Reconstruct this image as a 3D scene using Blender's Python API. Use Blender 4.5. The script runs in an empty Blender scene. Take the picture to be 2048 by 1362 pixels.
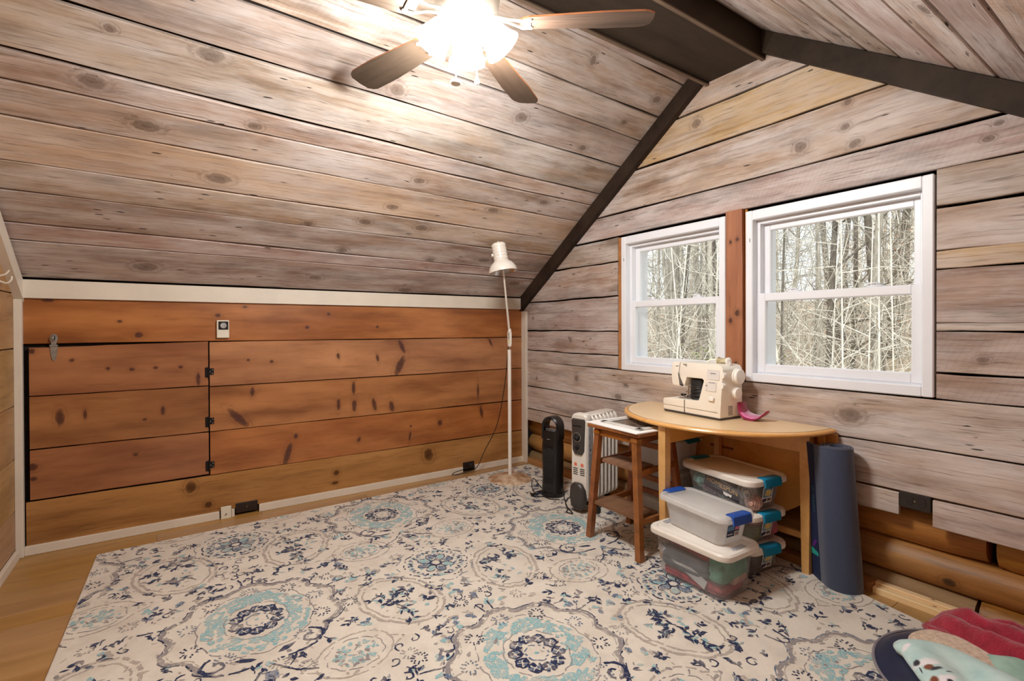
import bpy, bmesh, math, random
from math import sin, cos, pi, radians, sqrt, atan2, hypot
from mathutils import Vector, Matrix, Euler, noise as mnoise

rng = random.Random(11)
SC = bpy.context.scene
COL = SC.collection

# ------------------------------------------------------------------ camera, sky, sun, exposure
cam_d = bpy.data.cameras.new('camera')
cam = bpy.data.objects.new('camera', cam_d)
COL.objects.link(cam)
F_PX, CY = 988.186, 662.51
YAW, PITCH, ROLL = radians(55.62874), radians(-0.35731), radians(-0.17204)
fw = Vector((cos(YAW)*cos(PITCH), sin(YAW)*cos(PITCH), sin(PITCH)))
rt = Vector((sin(YAW), -cos(YAW), 0))
up = rt.cross(fw)
rt2 = rt*cos(ROLL) + up*sin(ROLL)
up2 = up*cos(ROLL) - rt*sin(ROLL)
mw = Matrix((rt2, up2, -fw)).transposed().to_4x4()
mw.translation = Vector((-2.60196, -3.62354, 1.2))
cam.matrix_world = mw
cam_d.sensor_width = 36.0
cam_d.lens = F_PX/2048*36
cam_d.shift_y = (CY-681)/2048
cam_d.clip_start = 0.02
cam_d.clip_end = 300
SC.camera = cam

world = bpy.data.worlds.new('overcast_sky')
SC.world = world
world.use_nodes = True
wn = world.node_tree
wn.nodes.clear()
w_out = wn.nodes.new('ShaderNodeOutputWorld')
w_bg = wn.nodes.new('ShaderNodeBackground')
w_bg.inputs[0].default_value = (0.93, 0.96, 1.0, 1)
w_bg.inputs[1].default_value = 1.5
wn.links.new(w_bg.outputs[0], w_out.inputs[0])

sun_d = bpy.data.lights.new('winter_sun', 'SUN')
sun_d.energy = 4.6
sun_d.angle = radians(3)
sun_d.color = (1.0, 0.97, 0.92)
sun = bpy.data.objects.new('winter_sun', sun_d)
sun.rotation_euler = Vector((0.62, 0.30, -0.55)).to_track_quat('-Z', 'Y').to_euler()
COL.objects.link(sun)

SC.view_settings.view_transform = 'Standard'
SC.view_settings.look = 'None'
SC.view_settings.exposure = 0.0
SC.view_settings.gamma = 1.0
SC.view_settings.use_curve_mapping = False
BULB_W = 34.0
SHADE_E = 6.0
BULB_COL = (1.0, 0.985, 0.962)
try:
    SC.cycles.use_denoising = True
    SC.cycles.max_bounces = 10
    SC.cycles.diffuse_bounces = 6
    SC.cycles.transparent_max_bounces = 24
    SC.cycles.sample_clamp_indirect = 6
except Exception:
    pass

# ------------------------------------------------------------------ node helpers
class NT:
    def __init__(s, nt):
        s.nt = nt
    def n(s, typ, ins=None, **props):
        nd = s.nt.nodes.new(typ)
        for k, v in props.items():
            setattr(nd, k, v)
        if ins:
            for k, v in ins.items():
                sock = nd.inputs[k]
                if hasattr(v, 'is_output') or isinstance(v, bpy.types.NodeSocket):
                    s.nt.links.new(v, sock)
                else:
                    sock.default_value = v
        return nd
    def math(s, op, a, b=0.0, c=None, clamp=False):
        ins = {0: a, 1: b}
        if c is not None:
            ins[2] = c
        return s.n('ShaderNodeMath', ins, operation=op, use_clamp=clamp).outputs[0]
    def vmath(s, op, a, b=None):
        ins = {0: a}
        if b is not None:
            ins[1] = b
        nd = s.n('ShaderNodeVectorMath', ins, operation=op)
        return nd.outputs['Value'] if op in ('LENGTH', 'DOT_PRODUCT', 'DISTANCE') else nd.outputs[0]
    def mix(s, f, a, b, blend='MIX'):
        nd = s.nt.nodes.new('ShaderNodeMix')
        nd.data_type = 'RGBA'
        nd.blend_type = blend
        for k, v in ((0, f), (6, a), (7, b)):
            if isinstance(v, bpy.types.NodeSocket):
                s.nt.links.new(v, nd.inputs[k])
            else:
                if k and len(v) == 3:
                    v = (*v, 1)
                nd.inputs[k].default_value = v
        return nd.outputs[2]
    def noise(s, vec, scale, detail=4, rough=0.55, dist=0.0):
        return s.n('ShaderNodeTexNoise', {'Vector': vec, 'Scale': scale, 'Detail': detail, 'Roughness': rough, 'Distortion': dist}).outputs[0]
    def ramp(s, f, lo, hi, clamp=True):
        nd = s.n('ShaderNodeMapRange', {0: f, 1: lo, 2: hi, 3: 0.0, 4: 1.0}, clamp=clamp)
        return nd.outputs[0]
    def sstep(s, f, lo, hi, a=0.0, b=1.0):
        nd = s.n('ShaderNodeMapRange', {0: f, 1: lo, 2: hi, 3: a, 4: b}, interpolation_type='SMOOTHSTEP')
        return nd.outputs[0]

def new_mat(name):
    m = bpy.data.materials.new(name)
    m.use_nodes = True
    nt = m.node_tree
    nt.nodes.clear()
    T = NT(nt)
    out = T.n('ShaderNodeOutputMaterial')
    return m, T, out

def lin(r, g, b):
    def c(x):
        x /= 255.0
        return x/12.92 if x <= 0.04045 else ((x+0.055)/1.055)**2.4
    return (c(r), c(g), c(b))

def pbr(name, col, rough=0.5, metal=0.0, var=0.08, vscale=12.0, bump=0.0, bscale=60.0, coat=0.0, sheen=0.0, col2=None, stretch=None, spec=0.5):
    m, T, out = new_mat(name)
    tc = T.n('ShaderNodeTexCoord').outputs['Object']
    if stretch:
        tc = T.vmath('MULTIPLY', tc, stretch)
    nz = T.noise(tc, vscale, 5)
    if col2 is None:
        col2 = tuple(max(0, c*(1-2.2*var)) for c in col)
        c1 = tuple(min(1, c*(1+var)) for c in col)
    else:
        c1 = col
    cc = T.mix(T.ramp(nz, 0.35, 0.68), c1, col2)
    p = T.n('ShaderNodeBsdfPrincipled', {'Base Color': cc, 'Roughness': rough, 'Metallic': metal, 'Coat Weight': coat, 'Sheen Weight': sheen, 'Specular IOR Level': spec})
    if bump > 0:
        bn = T.noise(tc, bscale, 6, 0.6)
        b = T.n('ShaderNodeBump', {'Height': bn, 'Strength': bump, 'Distance': 0.004})
        T.nt.links.new(b.outputs[0], p.inputs['Normal'])
    T.nt.links.new(p.outputs[0], out.inputs[0])
    return m

# knot field as a node group: an ellipse with a dark core and soft rings
kg = bpy.data.node_groups.new('knot_field', 'ShaderNodeTree')
for nm, tp in (('P', 'NodeSocketVector'), ('C', 'NodeSocketVector'), ('S', 'NodeSocketVector'), ('Angle', 'NodeSocketFloat'), ('Warp', 'NodeSocketFloat')):
    kg.interface.new_socket(nm, in_out='INPUT', socket_type=tp)
kg.interface.new_socket('Core', in_out='OUTPUT', socket_type='NodeSocketFloat')
kg.interface.new_socket('Halo', in_out='OUTPUT', socket_type='NodeSocketFloat')
_T = NT(kg)
_gi = kg.nodes.new('NodeGroupInput')
_go = kg.nodes.new('NodeGroupOutput')
_d = _T.vmath('SUBTRACT', _gi.outputs['P'], _gi.outputs['C'])
_r = _T.n('ShaderNodeVectorRotate', {'Vector': _d, 'Angle': _gi.outputs['Angle']}, rotation_type='Z_AXIS').outputs[0]
_l = _T.vmath('LENGTH', _T.vmath('MULTIPLY', _r, _gi.outputs['S']))
_l = _T.math('ADD', _l, _gi.outputs['Warp'])
_core = _T.sstep(_l, 0.55, 1.15, 1.0, 0.0)
_rings = _T.math('MULTIPLY_ADD', _T.math('SINE', _T.math('MULTIPLY', _l, 9.0)), 0.35, 0.65)
_halo = _T.math('MULTIPLY', _T.sstep(_l, 0.8, 2.6, 1.0, 0.0), _rings)
kg.links.new(_core, _go.inputs['Core'])
kg.links.new(_halo, _go.inputs['Halo'])

def knot_masks(T, P, knots, warp):
    core = halo = None
    for (x, y, rx, ry, ang) in knots:
        g = T.n('ShaderNodeGroup', node_tree=kg)
        T.nt.links.new(P, g.inputs['P'])
        g.inputs['C'].default_value = (x, y, 0)
        g.inputs['S'].default_value = (1.0/rx, 1.0/ry, 0)
        g.inputs['Angle'].default_value = -ang
        T.nt.links.new(warp, g.inputs['Warp'])
        c, h = g.outputs['Core'], g.outputs['Halo']
        core = c if core is None else T.math('MAXIMUM', core, c)
        halo = h if halo is None else T.math('MAXIMUM', halo, h)
    return core, halo

def wood(name, c_lo, c_mid, c_hi, knots=(), knot_col=(0.05, 0.025, 0.015), rough=0.5, grain=22.0, wash=None, wash_amt=0.0,
         bump=0.25, saw=0.0, holes=0.0, tint=0.12, halo_amt=0.45, core_amt=0.85, coat=0.0, along=1.3, spec=0.5, fibre=0.38, huev=0.016, sat=(0.94, 0.14), g1r=(0.24, 0.58)):
    """Procedural board: local x runs along the grain, local y across it."""
    m, T, out = new_mat(name)
    oc = T.n('ShaderNodeTexCoord').outputs['Object']
    rnd = T.n('ShaderNodeObjectInfo').outputs['Random']
    off = T.n('ShaderNodeCombineXYZ', {0: T.math('MULTIPLY', rnd, 71.0), 1: T.math('MULTIPLY', rnd, 37.0), 2: T.math('MULTIPLY', rnd, 13.0)}).outputs[0]
    wv = T.noise(T.vmath('ADD', oc, off), 6.0, 2)
    P = oc
    warpk = T.math('MULTIPLY_ADD', T.noise(oc, 38.0, 3), 0.7, -0.35)
    core = halo = None
    gx = T.vmath('ADD', oc, off)
    if knots:
        core, halo = knot_masks(T, P, knots, warpk)
        # the grain swells round each knot
        sh = T.n('ShaderNodeCombineXYZ', {0: 0.0, 1: T.math('MULTIPLY', halo, 0.02), 2: 0.0}).outputs[0]
        gx = T.vmath('ADD', gx, sh)
    gx = T.vmath('ADD', gx, T.n('ShaderNodeCombineXYZ', {0: 0.0, 1: T.math('MULTIPLY', wv, 0.020), 2: 0.0}).outputs[0])
    g1 = T.noise(T.vmath('MULTIPLY', gx, (along, grain, grain)), 1.0, 8, 0.62)
    g2 = T.noise(T.vmath('MULTIPLY', gx, (along*4, grain*6, grain*6)), 1.0, 5, 0.6)
    patch = T.noise(T.vmath('MULTIPLY', gx, (1.6, 6.0, 6.0)), 1.0, 4, 0.55)
    col = T.mix(T.ramp(g1, *g1r), c_lo, c_mid)
    col = T.mix(T.ramp(patch, 0.38, 0.70), col, c_hi)
    if wash is not None:
        wn_ = T.math('MULTIPLY', T.ramp(T.noise(T.vmath('MULTIPLY', gx, (2.2, 9.0, 9.0)), 1.0, 7, 0.66), 0.40, 0.66), wash_amt)
        col = T.mix(wn_, col, wash)
        # cooler grey weathering blotches
        gr = T.math('MULTIPLY', T.ramp(T.noise(T.vmath('MULTIPLY', gx, (1.1, 4.0, 4.0)), 1.7, 5, 0.6), 0.52, 0.75), wash_amt*0.8)
        col = T.mix(gr, col, (0.19, 0.175, 0.165))
    if wash is not None:
        st_ = T.noise(T.vmath('MULTIPLY', gx, (0.9, 75.0, 75.0)), 1.0, 6, 0.7)
        col = T.mix(T.math('MULTIPLY', T.sstep(st_, 0.52, 0.68), 0.30), col, tuple(c*0.75 for c in c_lo))
        col = T.mix(T.math('MULTIPLY', T.sstep(st_, 0.46, 0.30), 0.34), col, wash)
    # fine dark fibres
    fib = T.math('MULTIPLY', T.sstep(g2, 0.30, 0.46, 1.0, 0.0), fibre)
    col = T.mix(fib, col, tuple(c*0.45 for c in c_lo))
    # board to board difference
    tn = T.math('MULTIPLY_ADD', rnd, 2*tint, 1.0-tint)
    hs = T.n('ShaderNodeHueSaturation', {'Hue': T.math('MULTIPLY_ADD', T.math('FRACT', T.math('MULTIPLY', rnd, 7.31)), huev, 0.5-huev*0.42),
                                         'Saturation': T.math('MULTIPLY_ADD', T.math('FRACT', T.math('MULTIPLY', rnd, 3.77)), sat[1], sat[0]), 'Value': tn, 'Color': col})
    col = hs.outputs[0]
    height = T.math('MULTIPLY_ADD', g2, 0.6, T.math('MULTIPLY', g1, 0.4))
    if saw > 0:
        wvn = T.n('ShaderNodeTexWave', {'Vector': T.n('ShaderNodeVectorRotate', {'Vector': gx, 'Angle': 0.42}, rotation_type='Z_AXIS').outputs[0],
                  'Scale': 15.0, 'Distortion': 2.6, 'Detail': 3.0, 'Detail Scale': 1.1}).outputs[1]
        smask = T.math('MULTIPLY', T.math('GREATER_THAN', T.math('FRACT', T.math('MULTIPLY', rnd, 5.13)), 0.62), saw)
        sw = T.math('MULTIPLY', T.sstep(wvn, 0.0, 0.28, 1.0, 0.0), smask)
        col = T.mix(T.math('MULTIPLY', sw, T.noise(gx, 9.0, 3)), col, tuple(c*0.4 for c in c_lo))
        height = T.math('SUBTRACT', height, T.math('MULTIPLY', sw, 0.5))
    if holes > 0:
        vo = T.n('ShaderNodeTexVoronoi', {'Vector': T.vmath('MULTIPLY', gx, (7.0, 42.0, 42.0)), 'Scale': 1.0, 'Randomness': 1.0}).outputs['Distance']
        hm = T.math('MULTIPLY', T.sstep(vo, 0.10, 0.17, 1.0, 0.0), T.math('GREATER_THAN', T.noise(T.vmath('MULTIPLY', gx, (2.5, 5, 5)), 1.0, 2), 0.58))
        col = T.mix(T.math('MULTIPLY', hm, holes), col, (0.02, 0.015, 0.012))
        height = T.math('SUBTRACT', height, T.math('MULTIPLY', hm, 0.8))
    if knots:
        col = T.mix(T.math('MULTIPLY', halo, halo_amt), col, tuple((a+b)*0.5 for a, b in zip(knot_col, c_lo)))
        kc = T.math('MULTIPLY', core, T.math('MULTIPLY_ADD', T.noise(oc, 60.0, 3), 0.5, core_amt-0.25), clamp=True)
        col = T.mix(kc, col, knot_col)
        height = T.math('SUBTRACT', height, T.math('MULTIPLY', halo, 0.25))
    p = T.n('ShaderNodeBsdfPrincipled', {'Base Color': col, 'Roughness': T.math('MULTIPLY_ADD', g2, 0.25 if fibre > 0.1 else 0.02, rough-(0.12 if fibre > 0.1 else 0.01)), 'Coat Weight': coat, 'Coat Roughness': 0.25, 'Specular IOR Level': spec})
    b = T.n('ShaderNodeBump', {'Height': height, 'Strength': bump, 'Distance': 0.004})
    T.nt.links.new(b.outputs[0], p.inputs['Normal'])
    T.nt.links.new(p.outputs[0], out.inputs[0])
    return m

# ------------------------------------------------------------------ mesh helpers
class MB:
    def __init__(s):
        s.v = []; s.f = []; s.m = []
    def add(s, verts, faces, mat=0, xf=None):
        o = len(s.v)
        if xf is not None:
            verts = [xf @ Vector(v) for v in verts]
        s.v += [tuple(v) for v in verts]
        s.f += [tuple(i+o for i in f) for f in faces]
        s.m += [mat]*len(faces)
        return s
    def box(s, c, size, mat=0, bev=0.0, xf=None):
        hx, hy, hz = (d/2 for d in size)
        cx, cy, cz = c
        if bev <= 0:
            vs = [(cx+sx*hx, cy+sy*hy, cz+sz*hz) for sx in (-1, 1) for sy in (-1, 1) for sz in (-1, 1)]
            return s.add(vs, [(0, 1, 3, 2), (4, 6, 7, 5), (0, 4, 5, 1), (2, 3, 7, 6), (0, 2, 6, 4), (1, 5, 7, 3)], mat, xf)
        b = min(bev, hx*0.98, hy*0.98, hz*0.98)
        h = (hx, hy, hz)
        idx = {}; vs = []; fs = []
        for sx in (-1, 1):
            for sy in (-1, 1):
                for sz in (-1, 1):
                    sg = (sx, sy, sz)
                    for a in range(3):
                        p = [sg[k]*(h[k] if k == a else h[k]-b) for k in range(3)]
                        idx[(sx, sy, sz, a)] = len(vs)
                        vs.append((cx+p[0], cy+p[1], cz+p[2]))
        def key(a, sa, b2, sb, c2, sc_, ax):
            d = {a: sa, b2: sb, c2: sc_}
            return idx[(d[0], d[1], d[2], ax)]
        for a in range(3):
            b2, c2 = [k for k in range(3) if k != a]
            for sa in (-1, 1):
                fs.append(tuple(key(a, sa, b2, p, c2, q, a) for p, q in ((-1, -1), (1, -1), (1, 1), (-1, 1))))
        for c2 in range(3):
            a, b2 = [k for k in range(3) if k != c2]
            for sa in (-1, 1):
                for sb in (-1, 1):
                    fs.append((key(a, sa, b2, sb, c2, -1, a), key(a, sa, b2, sb, c2, 1, a), key(a, sa, b2, sb, c2, 1, b2), key(a, sa, b2, sb, c2, -1, b2)))
        for sx in (-1, 1):
            for sy in (-1, 1):
                for sz in (-1, 1):
                    fs.append(tuple(idx[(sx, sy, sz, a)] for a in range(3)))
        return s.add(vs, fs, mat, xf)
    def loft(s, loops, mat=0, cap0=True, cap1=True, closed=True, xf=None):
        n = len(loops[0]); vs = [p for l in loops for p in l]; fs = []
        for i in range(len(loops)-1):
            for j in range(n if closed else n-1):
                k = (j+1) % n
                fs.append((i*n+j, i*n+k, (i+1)*n+k, (i+1)*n+j))
        if cap0: fs.append(tuple(range(n-1, -1, -1)))
        if cap1: fs.append(tuple((len(loops)-1)*n+j for j in range(n)))
        return s.add(vs, fs, mat, xf)
    def cyl(s, p0, p1, r0, r1=None, n=16, mat=0, cap=True, xf=None):
        r1 = r0 if r1 is None else r1
        return s.tube([p0, p1], [r0, r1], n, mat, cap, xf)
    def tube(s, path, r, n=8, mat=0, cap=True, xf=None):
        P = [Vector(p) for p in path]
        R = r if isinstance(r, (list, tuple)) else [r]*len(P)
        t0 = (P[1]-P[0]).normalized()
        ref = Vector((0, 0, 1)) if abs(t0.z) < 0.9 else Vector((1, 0, 0))
        nrm = t0.cross(ref).normalized()
        loops = []
        for i, p in enumerate(P):
            t = (P[min(i+1, len(P)-1)]-P[max(i-1, 0)]).normalized()
            nrm = (nrm - t*nrm.dot(t)).normalized()
            bn = t.cross(nrm)
            loops.append([tuple(p+(nrm*cos(2*pi*k/n)+bn*sin(2*pi*k/n))*R[i]) for k in range(n)])
        return s.loft(loops, mat, cap, cap, True, xf)
    def lathe(s, prof, n=24, mat=0, xf=None, cap0=False, cap1=False):
        loops = [[(r*cos(2*pi*k/n), r*sin(2*pi*k/n), z) for k in range(n)] for r, z in prof]
        return s.loft(loops, mat, cap0, cap1, True, xf)
    def prism(s, poly, z0, z1, mat=0, xf=None):
        return s.loft([[(x, y, z0) for x, y in poly], [(x, y, z1) for x, y in poly]], mat, True, True, True, xf)
    def sphere(s, c, r, nu=16, nv=10, mat=0, xf=None):
        rx, ry, rz = r if isinstance(r, (tuple, list)) else (r, r, r)
        loops = []
        for i in range(nv+1):
            a = -pi/2+pi*max(0.02, min(nv-0.02, i))/nv
            loops.append([(c[0]+rx*cos(a)*cos(2*pi*k/nu), c[1]+ry*cos(a)*sin(2*pi*k/nu), c[2]+rz*sin(a)) for k in range(nu)])
        return s.loft(loops, mat, True, True, True, xf)
    def build(s, name, mats, parent=None, loc=(0, 0, 0), rot=(0, 0, 0), smooth=None, solid=True):
        me = bpy.data.meshes.new(name)
        me.from_pydata(s.v, [], s.f)
        if not isinstance(mats, (list, tuple)):
            mats = [mats]
        for m in mats:
            me.materials.append(m)
        if len(mats) > 1:
            me.polygons.foreach_set('material_index', s.m)
        if solid:
            bm = bmesh.new(); bm.from_mesh(me)
            bmesh.ops.recalc_face_normals(bm, faces=bm.faces)
            bm.to_mesh(me); bm.free()
        if smooth:
            me.polygons.foreach_set('use_smooth', [True]*len(me.polygons))
            me.set_sharp_from_angle(angle=radians(smooth))
        me.update()
        o = bpy.data.objects.new(name, me)
        o.location = loc; o.rotation_euler = rot
        COL.objects.link(o)
        if parent is not None:
            o.parent = parent
        return o

def empty(name, loc=(0, 0, 0), rot=(0, 0, 0), parent=None):
    o = bpy.data.objects.new(name, None)
    o.empty_display_size = 0.05
    o.location = loc; o.rotation_euler = rot
    COL.objects.link(o)
    if parent is not None:
        o.parent = parent
    return o

def tag(o, label=None, cat=None, group=None, kind=None):
    if label: o['label'] = label
    if cat: o['category'] = cat
    if group: o['group'] = group
    if kind: o['kind'] = kind
    return o

def copy_tree(o, parent=None):
    c = o.copy(); COL.objects.link(c)
    if parent is not None: c.parent = parent
    for ch in list(o.children):
        copy_tree(ch, c)
    return c

def rrect(lx, ly, r, n=5, z=0.0, cx=0.0, cy=0.0):
    r = min(r, lx/2*0.99, ly/2*0.99)
    pts = []
    for (sx, sy, a0) in ((1, 1, 0), (-1, 1, pi/2), (-1, -1, pi), (1, -1, 1.5*pi)):
        for i in range(n+1):
            a = a0+(pi/2)*i/n
            pts.append((cx+sx*(lx/2-r)+r*cos(a), cy+sy*(ly/2-r)+r*sin(a), z))
    return pts

def bez(pts, n=8):
    """Catmull-Rom through points."""
    P = [Vector(p) for p in pts]; out = []
    for i in range(len(P)-1):
        p0, p1, p2, p3 = P[max(i-1, 0)], P[i], P[i+1], P[min(i+2, len(P)-1)]
        for k in range(n):
            t = k/n
            out.append(tuple(0.5*((2*p1)+(p2-p0)*t+(2*p0-5*p1+4*p2-p3)*t*t+(3*p1-p0-3*p2+p3)*t**3)))
    out.append(tuple(P[-1]))
    return out

def text_geo(txt, size=1.0):
    cu = bpy.data.curves.new('lettering', 'FONT')
    cu.body = txt; cu.size = size; cu.align_x = 'CENTER'; cu.align_y = 'CENTER'; cu.resolution_u = 2
    ob = bpy.data.objects.new('lettering', cu)
    COL.objects.link(ob)
    dg = bpy.context.evaluated_depsgraph_get()
    me = ob.evaluated_get(dg).to_mesh()
    vs = [tuple(v.co) for v in me.vertices]; fs = [tuple(p.vertices) for p in me.polygons]
    ob.evaluated_get(dg).to_mesh_clear()
    bpy.data.objects.remove(ob); bpy.data.curves.remove(cu)
    return vs, fs

def frame(origin, x, y):
    """4x4 with local x along x, y along y."""
    x = Vector(x).normalized(); y = Vector(y); y = (y-x*y.dot(x)).normalized(); z = x.cross(y)
    m = Matrix((x, y, z)).transposed().to_4x4(); m.translation = Vector(origin)
    return m

# ------------------------------------------------------------------ materials
BARN_LO, BARN_MID, BARN_HI = lin(104, 82, 66), lin(172, 147, 129), lin(196, 174, 156)
WASH = lin(214, 206, 202)
PINE_LO, PINE_MID, PINE_HI = lin(116, 64, 34), lin(168, 101, 58), lin(188, 122, 74)

M_dark_void = pbr('dark_gap_wood', lin(34, 24, 18), 0.9, var=0.2)
M_cream = pbr('cream_painted_trim', lin(222, 212, 196), 0.45, var=0.03, vscale=5)
M_vinyl = pbr('white_window_vinyl', lin(234, 237, 242), 0.35, var=0.015, vscale=4)
M_beam = wood('dark_stained_beam', lin(34, 26, 20), lin(50, 39, 30), lin(60, 47, 36), rough=0.6, grain=16, bump=0.15, tint=0.08, spec=0.22)
M_beam_edge = wood('lit_beam_edge', lin(60, 44, 34), lin(104, 84, 70), lin(120, 98, 82), rough=0.6, grain=20, tint=0.05)
M_log = wood('peeled_log', lin(92, 56, 20), lin(176, 120, 54), lin(198, 146, 78), rough=0.5, grain=13, bump=0.5, tint=0.10, wash=lin(120, 96, 66), wash_amt=0.2,
             knots=[(-0.6, 0.02, .03, .02, 0), (0.9, -0.03, .025, .02, .3)], knot_col=lin(50, 30, 14))
M_log_grey = wood('grey_weathered_log', lin(84, 64, 40), lin(146, 118, 80), lin(166, 138, 98), rough=0.7, grain=9, bump=0.4, tint=0.1)
M_post = wood('reddish_cedar_post', lin(108, 62, 30), lin(158, 100, 58), lin(174, 116, 68), rough=0.6, grain=14, tint=0.02, along=0.9,
              knots=[(-0.1, 0.02, .02, .014, 0), (-0.14, -0.02, .016, .012, 0), (0.3, -0.02, .012, .009, 0), (0.31, 0.02, .012, .01, 0), (-.38, .01, .016, .01, .4)], knot_col=lin(58, 26, 10))
M_sawn_edge = wood('orange_sawn_board_end', lin(120, 66, 28), lin(168, 100, 48), lin(180, 116, 62), rough=0.7, grain=20)
M_rough_pine = None
M_leftwall = wood('tan_pine_board', lin(132, 96, 60), lin(176, 138, 94), lin(186, 150, 108), rough=0.5, grain=10, tint=0.06)
M_floor = wood('honey_laminate_plank', lin(140, 104, 60), lin(170, 130, 80), lin(182, 142, 92), rough=0.36, grain=14, bump=0.04, tint=0.04, along=0.7, fibre=0.12, huev=0.006)
M_lumber = wood('fresh_pine_lumber', lin(214, 172, 112), lin(240, 206, 152), lin(246, 216, 168), rough=0.55, grain=26, bump=0.05, fibre=0.15, tint=0.04,
                knots=[(-0.16, 0.01, .008, .006, 0)], knot_col=lin(120, 70, 30))
M_old_lumber = wood('amber_pine_strip', lin(140, 92, 42), lin(178, 126, 66), lin(192, 142, 80), rough=0.55, grain=24, bump=0.1)
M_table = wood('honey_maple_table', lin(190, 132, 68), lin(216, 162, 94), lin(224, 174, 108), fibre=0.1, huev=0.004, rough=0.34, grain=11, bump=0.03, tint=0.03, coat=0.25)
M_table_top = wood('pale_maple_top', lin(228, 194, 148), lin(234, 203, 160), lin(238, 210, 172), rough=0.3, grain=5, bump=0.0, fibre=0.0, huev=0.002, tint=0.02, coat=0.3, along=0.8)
M_stool = wood('walnut_stool', lin(92, 48, 20), lin(142, 82, 40), lin(158, 96, 50), rough=0.42, grain=18, bump=0.08, tint=0.06)
M_tread = wood('worn_brown_tread', lin(72, 46, 28), lin(118, 82, 58), lin(134, 98, 72), rough=0.6, grain=26, bump=0.2)
M_blade = wood('fan_blade_walnut', lin(44, 34, 26), lin(72, 57, 46), lin(84, 67, 54), rough=0.55, grain=26, bump=0.08, tint=0.03, spec=0.3)
M_blade_edge = pbr('fan_blade_edge', lin(170, 108, 66), 0.5)
M_white_metal = pbr('white_enamel', lin(236, 230, 220), 0.3, var=0.02)
M_rust = pbr('rusted_white_enamel', lin(218, 196, 168), 0.5, col2=lin(150, 104, 66), vscale=16, bump=0.1)
M_chrome = pbr('bright_metal', lin(205, 205, 205), 0.22, metal=1.0, var=0.03)
M_black = pbr('black_plastic', lin(22, 22, 24), 0.28, var=0.05, spec=0.55)
M_black_matte = pbr('matte_black', lin(26, 25, 26), 0.6, var=0.08)
M_charcoal = pbr('charcoal_plastic', lin(62, 56, 54), 0.4, var=0.05)
M_grey_btn = pbr('grey_plastic', lin(120, 118, 116), 0.4)
M_rad = pbr('putty_white_enamel', lin(226, 220, 210), 0.32, var=0.02)
M_rad_label = pbr('silver_label', lin(176, 178, 182), 0.35, var=0.1, vscale=30)
M_rad_dark = pbr('radiator_gap_shade', lin(38, 40, 42), 0.7)
M_red_mark = pbr('red_warning_mark', lin(226, 120, 92), 0.5)
M_bronze = pbr('brown_outlet_plastic', lin(40, 30, 26), 0.4, var=0.05)
M_bronze_slot = pbr('outlet_slot', lin(10, 8, 7), 0.6)
M_brass = pbr('brass_screw', lin(214, 190, 140), 0.3, metal=1.0)
M_ivory = pbr('ivory_plastic', lin(226, 220, 202), 0.4, var=0.02)
M_galv = pbr('galvanised_steel', lin(170, 172, 168), 0.42, metal=0.85, var=0.12, vscale=40)
M_hinge = pbr('black_iron', lin(20, 18, 18), 0.45, metal=0.4, var=0.1)
M_sew = pbr('cream_machine_shell', lin(234, 226, 211), 0.32, var=0.015, vscale=3)
M_sew_white = pbr('pale_machine_plastic', lin(240, 236, 226), 0.3, var=0.01)
M_sew_line = pbr('machine_seam', lin(128, 116, 100), 0.6)
M_sew_panel = pbr('pale_grey_panel', lin(220, 214, 208), 0.4, var=0.03)
M_ink = pbr('dark_ink', lin(52, 48, 48), 0.6)
M_thread = pbr('gold_thread_spool', lin(150, 134, 96), 0.45, col2=lin(214, 204, 170), vscale=60)
M_pink = pbr('crimson_felt', lin(158, 26, 68), 0.8, var=0.1, sheen=0.4)
M_pink_in = pbr('pink_lining', lin(216, 118, 164), 0.8, var=0.1, sheen=0.4)
M_mat_print = pbr('white_mount_board', lin(238, 236, 232), 0.6, var=0.01)
M_silver_line = pbr('pale_frame_bevel', lin(204, 202, 196), 0.35, var=0.03)
M_teal_latch = pbr('teal_latch_plastic', lin(10, 122, 160), 0.3, var=0.05)
M_blue_latch = pbr('blue_latch_plastic', lin(34, 82, 168), 0.3, var=0.06)
M_lid_white = pbr('white_lid_plastic', lin(232, 226, 216), 0.42, var=0.02)
M_label_white = pbr('sticker_white', lin(232, 230, 226), 0.45, var=0.01)
M_label_blue = pbr('sticker_blue', lin(96, 150, 184), 0.45, var=0.15, vscale=90)
M_label_navy = pbr('sticker_navy', lin(30, 44, 84), 0.45)
M_label_yellow = pbr('sticker_yellow', lin(216, 200, 130), 0.45)
M_cord = pbr('black_rubber_cord', lin(20, 19, 19), 0.5)
M_navy_mat = None

def frosted(name, tint, clear=0.62, rough=0.25):
    m, T, out = new_mat(name)
    tr = T.n('ShaderNodeBsdfTransparent', {'Color': (*tint, 1)})
    pr = T.n('ShaderNodeBsdfPrincipled', {'Base Color': (*tint, 1), 'Roughness': rough})
    tl = T.n('ShaderNodeBsdfTranslucent', {'Color': (*tint, 1)})
    oc = T.n('ShaderNodeTexCoord').outputs['Object']
    a = T.n('ShaderNodeMixShader', {0: 0.45, 1: pr.outputs[0], 2: tl.outputs[0]})
    f = T.math('MULTIPLY_ADD', T.noise(oc, 9.0, 3), 0.16, (1-clear)-0.08)
    b = T.n('ShaderNodeMixShader', {0: f, 1: tr.outputs[0], 2: a.outputs[0]})
    T.nt.links.new(b.outputs[0], out.inputs[0])
    return m
M_clear_bin = frosted('clear_bin_plastic', (0.93, 0.94, 0.95), 0.86)
M_milky_bin = frosted('milky_bin_plastic', (0.95, 0.95, 0.95), 0.60)
M_rear_bin = frosted('rear_bin_plastic', (0.95, 0.95, 0.96), 0.35)
M_milky_lid = frosted('milky_lid_plastic', (0.95, 0.95, 0.94), 0.40)

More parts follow.
